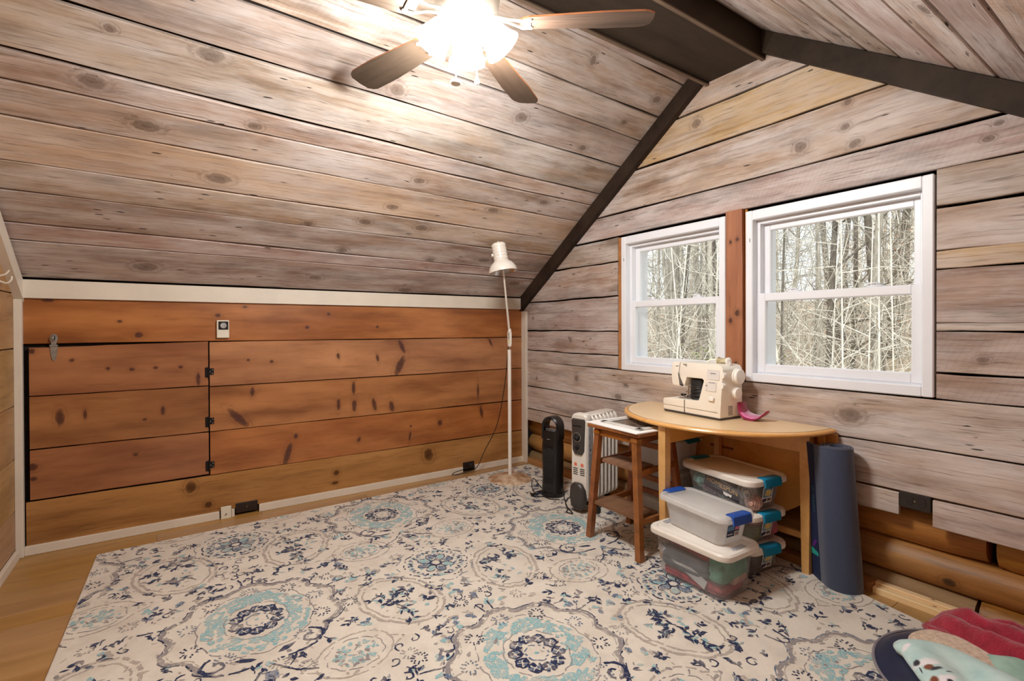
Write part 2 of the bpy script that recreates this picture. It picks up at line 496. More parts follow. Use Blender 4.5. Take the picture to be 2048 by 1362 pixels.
def glass_mat():
    m, T, out = new_mat('window_glass')
    tr = T.n('ShaderNodeBsdfTransparent', {'Color': (0.95, 0.97, 0.96, 1)})
    gl = T.n('ShaderNodeBsdfGlossy', {'Color': (1, 1, 1, 1), 'Roughness': 0.02})
    oc = T.n('ShaderNodeTexCoord').outputs['Object']
    fr = T.math('MULTIPLY_ADD', T.noise(oc, 3.0, 2), 0.02, 0.035)
    b = T.n('ShaderNodeMixShader', {0: fr, 1: tr.outputs[0], 2: gl.outputs[0]})
    T.nt.links.new(b.outputs[0], out.inputs[0])
    return m
M_glass = glass_mat()

def emis(name, col, strength):
    m, T, out = new_mat(name)
    lw = T.n('ShaderNodeTexCoord').outputs['Object']
    c = T.mix(T.ramp(T.noise(lw, 20.0, 2), 0.3, 0.7), col, tuple(x*0.94 for x in col))
    e = T.n('ShaderNodeEmission', {'Color': c, 'Strength': strength})
    T.nt.links.new(e.outputs[0], out.inputs[0])
    return m
M_shade = emis('lit_frosted_glass', (1.0, 0.94, 0.85), SHADE_E)

def cloth(name, c1, c2, scale=60, bump=0.4, sheen=0.5, rough=0.9, stretch=None):
    return pbr(name, c1, rough, col2=c2, vscale=scale, bump=bump, bscale=scale*2.2, sheen=sheen, stretch=stretch)

# ------------------------------------------------------------------ structure
X_L = -3.294          # left wall face
SL = 0.6966           # roof slope
Z_K = 1.474           # knee wall height
RS = atan2(SL, 1.0)
Y_R = -4.07

def plank_mesh(L, W, Tk, wav=0.002, bev=0.003, nseg=10, seed=0, skew0=0.0, skew1=0.0, mat=0, mb=None):
    """Board: local x along, y across, visible face at z=0, body towards -z. skew: shift of the lower/upper edge across the length."""
    r = random.Random(seed)
    loops = []
    ph = [r.uniform(0, 6.28) for _ in range(6)]
    for i in range(nseg+1):
        t = i/nseg
        x = -L/2+L*t
        def e(k):
            return wav*(sin(ph[k]+t*5.1)+0.6*sin(ph[k+1]+t*13.7)+0.5*sin(ph[k+2]+t*31))
        y0 = -W/2+e(0)+skew0*(t-0.5)
        y1 = W/2+e(3)+skew1*(t-0.5)
        loops.append([(x, y0, -Tk), (x, y0, -bev), (x, y0+bev, 0), (x, y1-bev, 0), (x, y1, -bev), (x, y1, -Tk)])
    mb = mb or MB()
    mb.loft(loops, mat)
    return mb

mat_cache = {}
def barn(knots, warm=0):
    key = (tuple(knots), warm)
    if not knots and key in mat_cache: return mat_cache[key]
    kw = dict(c_lo=BARN_LO, c_mid=BARN_MID, c_hi=BARN_HI, wash_amt=0.75)
    if warm == 1:
        kw = dict(c_lo=lin(126, 94, 66), c_mid=lin(192, 160, 124), c_hi=lin(212, 182, 146), wash_amt=0.5)
    if warm == 2:
        kw = dict(c_lo=lin(104, 82, 72), c_mid=lin(168, 142, 130), c_hi=lin(188, 163, 152), wash_amt=0.8)
    m = wood('whitewashed_barn_board', knots=knots, knot_col=lin(92, 74, 62), rough=0.75, grain=20, wash=WASH,
             bump=0.6, saw=0.13, holes=0.9, tint=0.09, halo_amt=0.42, core_amt=0.55, spec=0.3, fibre=0.5, huev=0.02, sat=(0.82, 0.3), **kw)
    mat_cache[key] = m
    return m

# ---- floor
floor = MB().box(((X_L+0.2)/2-0.05, -2.0, -0.06), (3.75, 4.6, 0.08), 0).build('floor', M_dark_void)
tag(floor, kind='structure')
row = 0
y = 0.05
while y > -4.15:
    x = -3.36+(-0.55 if row % 3 == 1 else (-0.25 if row % 3 == 2 else 0))
    while x < 0.2:
        x0, x1 = max(x, -3.36), min(x+1.22, 0.2)
        if x1-x0 > 0.06:
            MB().box((0, 0, -0.006), (x1-x0-0.0012, 0.1295-0.0012, 0.012), 0, 0.001).build('plank', M_floor, floor, loc=((x0+x1)/2, y-0.065, 0))
        x += 1.22
    y -= 0.1295
    row += 1

# ---- back wall (knee wall), boards of stained pine
KN = [(-2.373,1.287,.018,.013,0),(-2.221,1.343,.014,.009,0),(-1.842,1.21,.016,.012,0),(-1.697,1.304,.013,.011,0),(-1.346,1.213,.013,.011,0),(-2.205,.998,.010,.009,0),
 (-2.066,.983,.014,.012,0),(-1.632,1.004,.012,.026,.1),(-1.344,.979,.012,.030,.2),(-1.154,1.062,.018,.062,.45),(-1.169,.915,.030,.085,-.45),(-2.182,.79,.014,.034,0),
 (-1.525,.768,.014,.052,0),(-1.519,.64,.018,.048,0),(-1.371,.633,.017,.055,.25),(-1.236,.608,.020,.045,.2),(-1.632,.656,.013,.044,0),(-2.264,.627,.024,.085,.75),
 (-1.919,.466,.014,.018,0),(-1.971,.348,.022,.085,-.28),(-1.487,.387,.014,.020,-.5),(-1.082,.438,.009,.010,0),(-1.09,.362,.009,.040,-.15),(-.833,.437,.022,.026,0),
 (-.475,.665,.010,.070,0),(-.443,.486,.016,.055,.2),(-.936,.196,.038,.05,.2),(-1.651,.171,.020,.020,0),(-1.66,.10,.022,.012,0),(-.349,1.079,.010,.04,.5),
 (-3.165,1.357,.028,.010,0),(-2.86,1.245,.013,.009,0),(-2.773,1.166,.022,.018,0),(-3.23,1.084,.016,.016,0),(-3.068,1.031,.013,.010,.3),(-2.914,.977,.010,.010,0),(-2.805,.967,.016,.010,0),
 (-2.693,.971,.013,.009,0),(-2.57,.969,.013,.010,0),(-2.48,.89,.012,.045,0),(-3.119,.717,.020,.048,0),(-3.015,.726,.009,.03,0),(-2.66,.713,.012,.03,0),(-2.748,.669,.012,.008,0),
 (-3.229,.465,.022,.022,0),(-3.227,.402,.016,.013,0),(-2.791,.468,.012,.010,0),(-2.522,.229,.028,.036,0),(-2.431,.101,.022,.02,0)]
def local_knots(lst, cx, cy, hx, hy, f=1.0):
    return [(x-cx, y-cy, rx*f, ry*f, a) for (x, y, rx, ry, a) in lst if abs(x-cx) < hx and abs(y-cy) < hy]

def pine(knots, v=1.0):
    return wood('stained_pine_board', tuple(c*v for c in PINE_LO), tuple(c*v for c in PINE_MID), tuple(c*v for c in PINE_HI), g1r=(0.28, 0.72), knots=knots, knot_col=lin(66, 32, 28), rough=0.36, grain=9, bump=0.06, tint=0.06, halo_amt=0.28, core_amt=0.85, coat=0.12, along=0.9, fibre=0.22, huev=0.012, sat=(0.92, 0.12))
def rough_pine(knots):
    return wood('rough_sawn_pine_board', lin(116, 76, 38), lin(168, 116, 62), lin(184, 132, 76), knots=knots, knot_col=lin(72, 42, 18), rough=0.85, grain=16, bump=0.5, tint=0.04, halo_amt=0.5, spec=0.2)

wall_back = tag(empty('wall_back'), kind='structure')
MB().box((-1.6, 0.06, 0.75), (3.6, 0.06, 1.62)).build('backing', M_dark_void, wall_back)
def knee_board(parent, x0, x1, z0, z1, face_y, mat_f, seed, wav=0.0012, t0=0.0, t1=0.0):
    cx, cz = (x0+x1)/2, (z0+z1)/2
    m = mat_f(local_knots(KN, cx, cz, (x1-x0)/2, (z1-z0)/2))
    mb = plank_mesh(x1-x0, z1-z0, 0.02, wav, 0.002, 10, seed, t0, t1)
    return mb.build('plank', m, parent, loc=(cx, face_y, cz), rot=(pi/2, 0, 0))
XK0, XK1 = -3.262, 0.0
XD = -2.423
knee_board(wall_back, XK0, XK1, 1.124, 1.366, 0.0, pine, 1)
for k, (z0, z1) in enumerate(((0.842, 1.118), (0.558, 0.836), (0.285, 0.552))):
    knee_board(wall_back, XD+0.004, XK1, z0, z1, 0.0, pine, 10+k)
knee_board(wall_back, XK0+0.006, XK1, 0.046, 0.279, -0.004, rough_pine, 20, 0.002)

door = tag(empty('door_1', (0, 0, 0)), kind='structure')
for k, (z0, z1, a, b) in enumerate(((0.846, 1.112, 0.0, 0.018), (0.560, 0.841, 0.0, 0.0), (0.290, 0.554, 0.006, 0.0))):
    knee_board(door, XK0+0.022, XD-0.004, z0, z1, -0.003, lambda k_: pine(k_, 0.86), 30+k, 0.001, a, b)
for zc in (0.93, 0.62, 0.345):
    h = MB()
    h.box((-2.436, -0.006, zc), (0.016, 0.008, 0.062), 0, 0.002)
    h.box((-2.412, -0.004, zc+0.004), (0.030, 0.004, 0.040), 0, 0.003)
    h.cyl((-2.427, -0.009, zc-0.026), (-2.427, -0.009, zc+0.026), 0.005, n=8)
    h.cyl((-2.427, -0.009, zc-0.036), (-2.427, -0.009, zc-0.026), 0.002, 0.004, n=8)
    h.cyl((-2.427, -0.009, zc+0.026), (-2.427, -0.009, zc+0.036), 0.004, 0.002, n=8)
    hin = h.build('hinge', M_hinge, door, smooth=40)
    sc_ = MB()
    for sx, sz in ((-2.405, 0.014), (-2.405, -0.008), (-2.417, 0.003)):
        sc_.sphere((sx, -0.0065, zc+sz), 0.0035, 8, 6)
    sc_.build('hinge_screws', M_chrome, hin, smooth=60)
hp = MB()
hp.prism([(-3.155, 1.135), (-3.128, 1.135), (-3.124, 1.15), (-3.128, 1.168), (-3.141, 1.178), (-3.155, 1.168), (-3.159, 1.15)], 0, 0.004, xf=Matrix(((1, 0, 0, 0), (0, 0, -1, -0.001), (0, 1, 0, 0), (0, 0, 0, 1))))
hp.prism([(-3.152, 1.118), (-3.131, 1.118), (-3.13, 1.135), (-3.153, 1.135)], 0, 0.004, xf=Matrix(((1, 0, 0, 0), (0, 0, -1, -0.001), (0, 1, 0, 0), (0, 0, 0, 1))))
hp.cyl((-3.158, -0.008, 1.112), (-3.124, -0.008, 1.112), 0.006, n=8)
hp.prism([(-3.157, 1.108), (-3.125, 1.108), (-3.131, 1.045), (-3.141, 1.028), (-3.151, 1.045)], 0, 0.004, xf=Matrix(((1, 0, 0, 0), (0, 0, -1, -0.004), (0, 1, 0, 0), (0, 0, 0, 1))))
hasp = hp.build('hasp', M_galv, door)
MB().tube(bez([(-3.141, -0.005, 1.142), (-3.141, -0.028, 1.146), (-3.141, -0.028, 1.162), (-3.141, -0.005, 1.166)], 5), 0.004, 8).build('staple', M_galv, hasp, smooth=60)
MB().box((-3.141, -0.0055, 1.154), (0.010, 0.002, 0.03), 0).build('slot', M_ink, hasp)

# cream trim round the knee wall
tr = MB().box(((XK0-0.02)/2, -0.008, 1.4165), (abs(XK0)-0.02, 0.022, 0.099), 0, 0.002).build('trim_1', M_cream)
tag(tr, kind='structure')
tr = MB().box((-0.010, -0.0325, 0.675), (0.024, 0.065, 1.35), 0, 0.002).build('trim_2', M_cream)
tag(tr, kind='structure')
tr = MB().box((-3.278, -0.017, 0.68), (0.032, 0.036, 1.36), 0, 0.002).build('trim_3', M_cream)
tag(tr, kind='structure')
# sloped trim on the left wall
sl = MB()
cs, sn = cos(RS), sin(RS)
for x0, x1 in ((X_L, -3.258),):
    poly = [(0.0, 1.36), (-0.0, 1.466), (-2.03, 1.466+2.03*SL), (-2.03, 1.36+2.03*SL)]
    sl.loft([[(x0, a, b-0.012) for a, b in poly], [(x1, a, b-0.012) for a, b in poly]])
tag(sl.build('trim_4', M_cream), kind='structure')
bb = tag(empty('baseboard_back'), kind='structure')
for k, (x0, x1) in enumerate(((XK0, -2.372), (-2.306, -2.289), (-2.148, -0.63), (-0.513, -0.02))):
    MB().box(((x0+x1)/2, -0.009, 0.0245), (x1-x0, 0.018, 0.049), 0, 0.002).build('board', M_cream, bb)
bl = MB().box((-3.284, -2.05, 0.0245), (0.018, 4.0, 0.049), 0, 0.002).build('baseboard_left', M_cream)
tag(bl, kind='structure')

# ---- right wall (gable) : slab with window holes, planks, logs
WIN = [(-1.986, -1.193), (-2.922, -2.107)]
WZ0, WZ1 = 0.906, 1.834
wall_right = tag(empty('wall_right'), kind='structure')
g = MB()
def slab(y0, y1, z0, z1):
    g.box((0.20, (y0+y1)/2, (z0+z1)/2), (0.06, abs(y1-y0), z1-z0))
slab(-4.3, 0.2, -0.1, WZ0)
slab(-1.193, 0.2, WZ0, WZ1); slab(-2.107, -1.986, WZ0, WZ1); slab(-4.3, -2.922, WZ0, WZ1)
slab(-4.3, 0.2, WZ1, 3.2)
g.build('sheathing', M_dark_void, wall_right)
GK = [(-1.791,2.427,.032,.026,0),(-2.389,2.105,.028,.026,0),(-2.591,2.14,.02,.016,0),(-2.63,2.049,.026,.018,.4),(-2.602,2.254,.016,.018,0),(-3.114,1.978,.016,.012,0),(-3.085,1.926,.018,.012,0),
      (-.712,.807,.024,.028,0),(-1.154,.71,.036,.024,0),(-.198,.762,.014,.014,0),(-1.223,.8,.018,.012,0),(-.643,1.103,.016,.016,0),(-.147,1.287,.013,.011,0),(-2.612,.79,.045,.032,0),(-3.069,1.07,.02,.012,0),(-2.9,1.22,.02,.012,0),(-2.45,.55,.03,.02,0)]
def gable_board(y0, y1, z0, z1, seed, warm=0, wav=0.002, face=0.0, t=0.02):
    """y0>y1 in room terms; local x runs towards -Y."""
    cy, cz, L = (y0+y1)/2, (z0+z1)/2, abs(y1-y0)
    ks = [(-(yy-cy), zz-cz, a, b, r) for (yy, zz, a, b, r) in GK if abs(yy-cy) < L/2 and abs(zz-cz) < (z1-z0)/2]
    m = barn(tuple(ks), warm)
    mb = plank_mesh(L, z1-z0, t, wav, 0.003, 14, seed)
    # rotate so local x -> -Y, local y -> +Z, local z -> -X
    return mb.build('plank', m, wall_right, loc=(face, cy, cz), rot=Matrix(((0, 0, -1), (-1, 0, 0), (0, 1, 0))).to_euler())
def roof_z(yy):
    return Z_K - SL*yy if yy > -2.037 else Z_K + SL*2.037*2 + SL*yy
G = 0.008
gable_board(0.0, -2.80, 0.379, 0.482, 41, 0)
gable_board(-2.917, -4.1, 0.366, 0.478, 42, 2)
gable_board(0.0, -4.1, 0.489, 0.680, 43, 0)
gable_board(0.0, -4.1, 0.688, 0.900, 44, 0)
for k, (z0, z1) in enumerate(((0.906, 0.999), (1.007, 1.171), (1.181, 1.420), (1.431, 1.666), (1.678, 1.838))):
    gable_board(0.0, -1.150, z0, z1, 50+k, (0, 2, 2, 0, 0)[k], 0.0025)
for k, (z0, z1) in enumerate(((0.902, 1.006), (1.016, 1.178), (1.184, 1.213), (1.216, 1.434), (1.441, 1.512), (1.515, 1.687), (1.698, 1.848))):
    gable_board(-2.928, -4.1, z0, z1, 60+k, (0, 0, 0, 2, 1, 0, 0)[k], 0.002)
gable_board(0.0, -4.1, 1.853, 2.006, 70, 2, 0.002)
gable_board(-0.3, -3.95, 2.018, 2.266, 71, 0, 0.003)
gable_board(-0.7, -3.4, 2.279, 2.500, 72, 1, 0.003)
gable_board(-1.1, -3.0, 2.511, 2.70, 73, 0, 0.003)
gable_board(-1.4, -2.7, 2.708, 2.90, 74, 0, 0.003)
# orange cut board ends beside the narrow window
MB().box((0.012, -1.170, 1.372), (0.016, 0.036, 0.93), 0, 0.002).build('cut_end_strip', M_sawn_edge, wall_right)
# timber post between the windows
po = plank_mesh(0.95, 0.098, 0.03, 0.0015, 0.006, 12, 5).build('post', M_post, wall_right, loc=(0.008, -2.046, 1.379), rot=Matrix(((0, 0, -1), (0, -1, 0), (1, 0, 0))).to_euler())
for yy in (-1.991, -2.101):
    MB().box((0.012, yy, 1.379), (0.014, 0.014, 0.945), 0, 0.002).build('cut_end_strip', M_sawn_edge, wall_right)
# logs below
def log(y0, y1, zc, r, xf, mat, seed, rz=None):
    rr = random.Random(seed)
    n = 18; loops = []
    ns = 26
    L = abs(y1-y0)
    ph = rr.uniform(0, 6)
    rz = rz or r
    for i in range(ns+1):
        t = i/ns
        x = -L/2+L*t
        e = 1.0 if 0 < i < ns else 0.93
        loops.append([(x, (rz*e*(1+0.035*sin(ph+t*7+k)+0.02*sin(2.3*k+t*23)))*sin(2*pi*k/n), (r*e*(1+0.03*sin(ph*1.7+t*9+k*1.3)))*cos(2*pi*k/n)) for k in range(n)])
    return MB().loft(loops).build('log', mat, wall_right, loc=(xf, (y0+y1)/2, zc), rot=Matrix(((0, 0, -1), (-1, 0, 0), (0, 1, 0))).to_euler(), smooth=50)
log(0.1, -3.065, 0.325, 0.085, 0.155, M_log, 1, 0.098)
log(-3.095, -4.2, 0.320, 0.082, 0.155, M_log, 2, 0.095)
log(0.1, -4.2, 0.155, 0.088, 0.158, M_log, 3, 0.082)
log(0.1, -3.03, 0.02, 0.085, 0.158, M_log_grey, 4, 0.062)
log(-3.045, -4.2, 0.02, 0.092, 0.152, M_log, 5, 0.066)
log(0.1, -4.2, 0.462, 0.07, 0.165, M_log, 6, 0.07)

# ---- ceiling
ceiling = tag(empty('ceiling'), kind='structure')
def roof_slab(side):
    Lr = 2.9
    mb = MB()
    # local y up the slope, z normal (towards room is -z)
    mb.box((-1.6, Lr/2-0.25, 0.06), (3.85, Lr, 0.06))
    if side == 'L':
        rot = (radians(180)-RS, 0, 0)
    return mb
CK = [(-2.701,-.897,.05,.026,0),(-2.411,-.705,.055,.030,0),(-2.734,-.116,.055,.032,0),(-2.796,-1.233,.02,.016,0),(-2.468,-1.232,.05,.03,.1),(-2.279,-.99,.03,.02,0),(-2.869,-1.035,.045,.03,0),
      (-1.94,-.507,.028,.018,0),(-1.485,-.684,.038,.022,0),(-.798,-.763,.040,.022,0),(-1.615,-.561,.036,.022,0),(-1.239,-.567,.042,.026,0),(-1.698,-.337,.034,.020,0),(-1.81,-.106,.040,.022,0),
      (-1.135,-.029,.055,.026,0),(-1.066,-.319,.036,.02,0),(-.631,-.359,.05,.022,0),(-.209,-.153,.06,.026,0),(-1.388,-.871,.035,.02,0),(-.964,-1.327,.036,.032,0),(-.434,-1.263,.026,.02,0),
      (-.449,-.877,.035,.02,0),(-.148,-1.617,.03,.022,0),(-.266,-1.458,.02,.016,0),(-.733,-1.671,.018,.026,.4),(-1.689,-1.292,.035,.030,0)]
seams = [(0.0, 0.0), (-0.208, -0.242), (-0.286, -0.340), (-0.459, -0.513), (-0.601, -0.650), (-0.78, -0.842), (-0.914, -0.978), (-1.002, -1.086), (-1.204, -1.286), (-1.39, -1.46), (-1.537, -1.60), (-1.722, -1.79), (-2.037, -2.037)]
warmL = {4: 1, 8: 0, 2: 2, 0: 2, 7: 0, 1: 2}
nrmL = Vector((0, -SL, -1)).normalized()       # into the room
upL = Vector((0, -1, SL)).normalized()
rotL = Matrix((Vector((1, 0, 0)), upL, Vector((1, 0, 0)).cross(upL))).transposed()
for k in range(len(seams)-1):
    (a0, a1), (b0, b1) = seams[k], seams[k+1]
    # across coordinate s = distance up the slope ; value at right end (x=-0.03) and left end (x=-3.29)
    q = 1/cos(RS)
    s0r, s0l, s1r, s1l = -a0*q, -a1*q, -b0*q, -b1*q
    gap = 0.006 if k in (3, 5, 10) else (0.015 if k in (6, 7, 8) else 0.011)
    W = ((s1r+s1l)-(s0r+s0l))/2-gap
    cs_ = (s1r+s1l+s0r+s0l)/4
    L = 3.30
    cx = X_L/2
    cyy = -cs_*cos(RS); czz = Z_K+cs_*sin(RS)
    ks = tuple((x-cx, (-yy*q)-cs_, a, b, r) for (x, yy, a, b, r) in CK if abs((-yy*q)-cs_) < W/2 and True)
    mb = plank_mesh(L, W, 0.02, 0.003, 0.003, 22, 80+k, (s0r-s0l), (s1r-s1l))
    # local z of rotL points: x cross up = (1,0,0)x(0,-c,s) = (0*s-0*(-c), 0*0-1*s, ...) -> away or into room handled by sign test
    R3 = rotL
    if (R3 @ Vector((0, 0, 1))).dot(nrmL) < 0:
        for i, v in enumerate(mb.v):
            mb.v[i] = (v[0], v[1], -v[2])
    mb.build('plank', barn(ks, warmL.get(k, 0)), ceiling, loc=(cx, cyy, czz), rot=R3.to_euler())
# right slope
Y_PK = -2.037; Z_PK = Z_K+SL*2.037
seamsR = [-2.037, -2.255, -2.415, -2.555, -2.69, -2.815, -3.0, -3.12, -3.25, -3.44, -3.60, -3.78, -3.93, -4.08]
upR = Vector((0, 1, SL)).normalized(); nrmR = Vector((0, SL, -1)).normalized()
R3 = Matrix((Vector((1, 0, 0)), upR, Vector((1, 0, 0)).cross(upR))).transposed()
for k in range(len(seamsR)-1):
    a, b = seamsR[k], seamsR[k+1]
    W = abs(b-a)/cos(RS)-(0.011 if k not in (2,) else 0.003)
    yc = (a+b)/2; zc = Z_PK+SL*(yc-Y_PK)
    mb = plank_mesh(3.30, W, 0.02, 0.002, 0.003, 22, 120+k, 0.012, 0.012)
    if (R3 @ Vector((0, 0, 1))).dot(nrmR) < 0:
        mb.v = [(v[0], v[1], -v[2]) for v in mb.v]
    r_ = random.Random(300+k)
    ks = tuple((r_.uniform(-1.5, 1.6), r_.uniform(-W*0.3, W*0.3), r_.uniform(.02, .04), r_.uniform(.014, .024), 0) for _ in range(3))
    mb.build('plank', barn(ks, 2 if k % 2 else 0), ceiling, loc=(X_L/2, yc, zc), rot=R3.to_euler())
# roof deck above both slopes
dk = MB()
for (ya, za, yb, zb) in ((0.3, Z_K-0.3*SL, Y_PK, Z_PK), (Y_PK, Z_PK, -4.4, Z_PK+SL*(-4.4-Y_PK))):
    o1, o2 = 0.03, 0.10
    dk.loft([[(x, ya, za+o1*1.22), (x, yb, zb+o1*1.22), (x, yb, zb+o2*1.22), (x, ya, za+o2*1.22)] for x in (-3.5, 0.26)])
dk.build('roof_deck', M_dark_void, ceiling)

# dark rake boards on the gable and ridge box
def rake(name, pts):
    mb = MB().loft([[(-0.042, y_, z_) for y_, z_ in pts], [(-0.001, y_, z_) for y_, z_ in pts]])
    o = mb.build(name, M_beam)
    tag(o, kind='structure')
    return o
rk = 0.122
rake('trim_5', [(0.0, Z_K-rk), (0.0, Z_K-0.004), (-1.90, Z_K+1.90*SL-0.004), (-1.90, Z_K+1.90*SL-rk)])
rake('trim_6', [(-2.19, Z_PK+SL*(-2.19-Y_PK)-rk), (-2.19, Z_PK+SL*(-2.19-Y_PK)-0.004), (-4.07, Z_K-0.004), (-4.07, Z_K-rk)])
ridge = tag(empty('trim_7'), kind='structure')
MB().box(((X_L-0.0)/2, -2.035, 2.652), (abs(X_L), 0.312, 0.022), 0).build('bottom_board', M_beam, ridge)
for yy in (-1.868, -2.202):
    zt = roof_z(yy)+0.0
    MB().box((X_L/2, yy, (2.628+zt)/2), (abs(X_L), 0.022, zt-2.628), 0, 0.001).build('side_board', M_beam, ridge)
    MB().box((X_L/2, yy, 2.625), (abs(X_L), 0.020, 0.008), 0, 0.001).build('edge_strip', M_beam_edge, ridge)  # bottom edge of the side board, its light painted in as lighter brown

# ---- left wall and front wall
wall_left = tag(empty('wall_left'), kind='structure')
lw = MB()
lw.loft([[(x, 0.2, -0.1), (x, -4.3, -0.1), (x, -4.3, 1.6), (x, Y_PK, 3.2), (x, 0.2, 1.7)] for x in (-3.40, -3.325)])
lw.build('sheathing', M_dark_void, wall_left)
lz = [0.045, 0.25, 0.52, 0.80, 1.10, 1.39, 1.62, 1.86, 2.10, 2.36, 2.62, 2.9]
for k in range(len(lz)-1):
    z0, z1 = lz[k]+0.002, lz[k+1]-0.002
    zm = z0
    yt = 0.0 if zm < Z_K else -(zm-Z_K)/SL
    yb = -4.07 if zm < Z_K else -4.07+(zm-Z_K)/SL
    yt -= 0.002; 
    if yt-yb < 0.2: break
    mb = plank_mesh(yt-yb, z1-z0, 0.02, 0.001, 0.002, 8, 200+k)
    mb.build('plank', M_leftwall, wall_left, loc=(X_L, (yt+yb)/2, (z0+z1)/2), rot=Matrix(((0, 0, 1), (1, 0, 0), (0, 1, 0))).to_euler())
wall_front = tag(empty('wall_front'), kind='structure')
MB().box((-1.6, -4.13, 0.75), (3.6, 0.06, 1.62)).build('backing', M_dark_void, wall_front)
M_front = pine(())
fz = [0.046, 0.282, 0.555, 0.839, 1.121, 1.47]
for k in range(5):
    knee = plank_mesh(3.29, fz[k+1]-fz[k]-0.006, 0.02, 0.001, 0.002, 8, 230+k)
    knee.build('plank', M_front, wall_front, loc=(X_L/2, -4.075, (fz[k]+fz[k+1])/2), rot=Matrix(((-1, 0, 0), (0, 0, 1), (0, 1, 0))).to_euler())

# ---- windows
def window(name, y0, y1):
    w = tag(empty(name, (0.0, (y0+y1)/2, WZ0)), kind='structure')
    W, H = y1-y0, WZ1-WZ0
    def bars(x0, x1, ya, yb, za, zb, b, bt=None, bb_=None, bev=0.004):
        bt = bt or b; bb_ = bb_ or b
        m = MB()
        cx, sx = (x0+x1)/2, x1-x0
        m.box((cx, ya+b/2, (za+zb)/2), (sx, b, zb-za), 0, bev)
        m.box((cx, yb-b/2, (za+zb)/2), (sx, b, zb-za), 0, bev)
        m.box((cx, (ya+yb)/2, zb-bt/2), (sx, yb-ya-2*b+0.002, bt), 0, bev)
        m.box((cx, (ya+yb)/2, za+bb_/2), (sx, yb-ya-2*b+0.002, bb_), 0, bev)
        return m
    h = W/2
    bars(-0.012, 0.20, -h, h, 0, H, 0.040, 0.052, 0.046).build('frame', M_vinyl, w)
    bars(0.035, 0.20, -h+0.040, h-0.040, 0.046, H-0.052, 0.018, 0.02, 0.01, 0.002).build('jamb_liner', M_vinyl, w)
    mid = H/2-0.008
    up_ = bars(0.075, 0.105, -h+0.056, h-0.056, mid-0.02, H-0.070, 0.036, 0.036, 0.03).build('upper_sash', M_vinyl, w)
    MB().box((0.09, 0, (mid+H-0.07)/2-0.01), (0.004, W-0.17, H-0.07-mid-0.03), 0).build('pane', M_glass, up_)
    lo_ = bars(0.030, 0.062, -h+0.048, h-0.048, 0.050, mid+0.022, 0.040, 0.042, 0.045).build('lower_sash', M_vinyl, w)
    MB().box((0.046, 0, (0.05+mid)/2+0.02), (0.004, W-0.16, mid-0.11), 0).build('pane', M_glass, lo_)
    for s in (-0.22, 0.22):
        k = MB()
        k.box((0.058, s*W, mid+0.026), (0.04, 0.06, 0.008), 0, 0.003)
        k.lathe([(0.016, 0), (0.016, 0.010), (0.008, 0.014)], 12, xf=Matrix.Translation((0.055, s*W, mid+0.03)), cap1=True)
        k.box((0.040, s*W+0.012, mid+0.038), (0.014, 0.034, 0.008), 0, 0.003)
        k.build('sash_lock', M_vinyl, w, smooth=50)
    # tilt latch and a small slot mark on the frame
    MB().box((-0.0125, h-0.026, H-0.16), (0.002, 0.004, 0.02), 0).build('slot', M_grey_btn, w)
    return w
window('window_1', *WIN[0])
window('window_2', *WIN[1])


# ------------------------------------------------------------------ ceiling fan with lit globes
HX, HY = -1.72, -2.05
fan = tag(empty('ceiling_fan', (HX, HY, 2.30)), 'dark-bladed ceiling fan with lit white glass shades hanging from the ridge box', 'ceiling fan')
m = MB()
m.lathe([(0.02, 0.34), (0.075, 0.34), (0.08, 0.31), (0.05, 0.28), (0.016, 0.27), (0.016, 0.22), (0.06, 0.215), (0.11, 0.19), (0.125, 0.12), (0.115, 0.05), (0.085, 0.02), (0.06, 0.012), (0.02, 0.012)], 32)
m.build('motor_housing', M_white_metal, fan, smooth=40)
m = MB()
m.lathe([(0.02, 0.015), (0.062, 0.012), (0.066, -0.03), (0.058, -0.045), (0.03, -0.05)], 28, cap1=True)
m.build('switch_housing', M_white_metal, fan, smooth=40)
m = MB()
m.lathe([(0.030, -0.045), (0.046, -0.055), (0.052, -0.075), (0.053, -0.110), (0.058, -0.126), (0.066, -0.135), (0.064, -0.136), (0.054, -0.124), (0.049, -0.108), (0.047, -0.075), (0.03, -0.058)], 28)
cs5 = m.build('glass_shade', M_shade, fan, smooth=60)
m = MB(); m.sphere((0, 0, -0.095), 0.026, 14, 10)
m.build('light_bulb', M_shade, cs5, smooth=60)
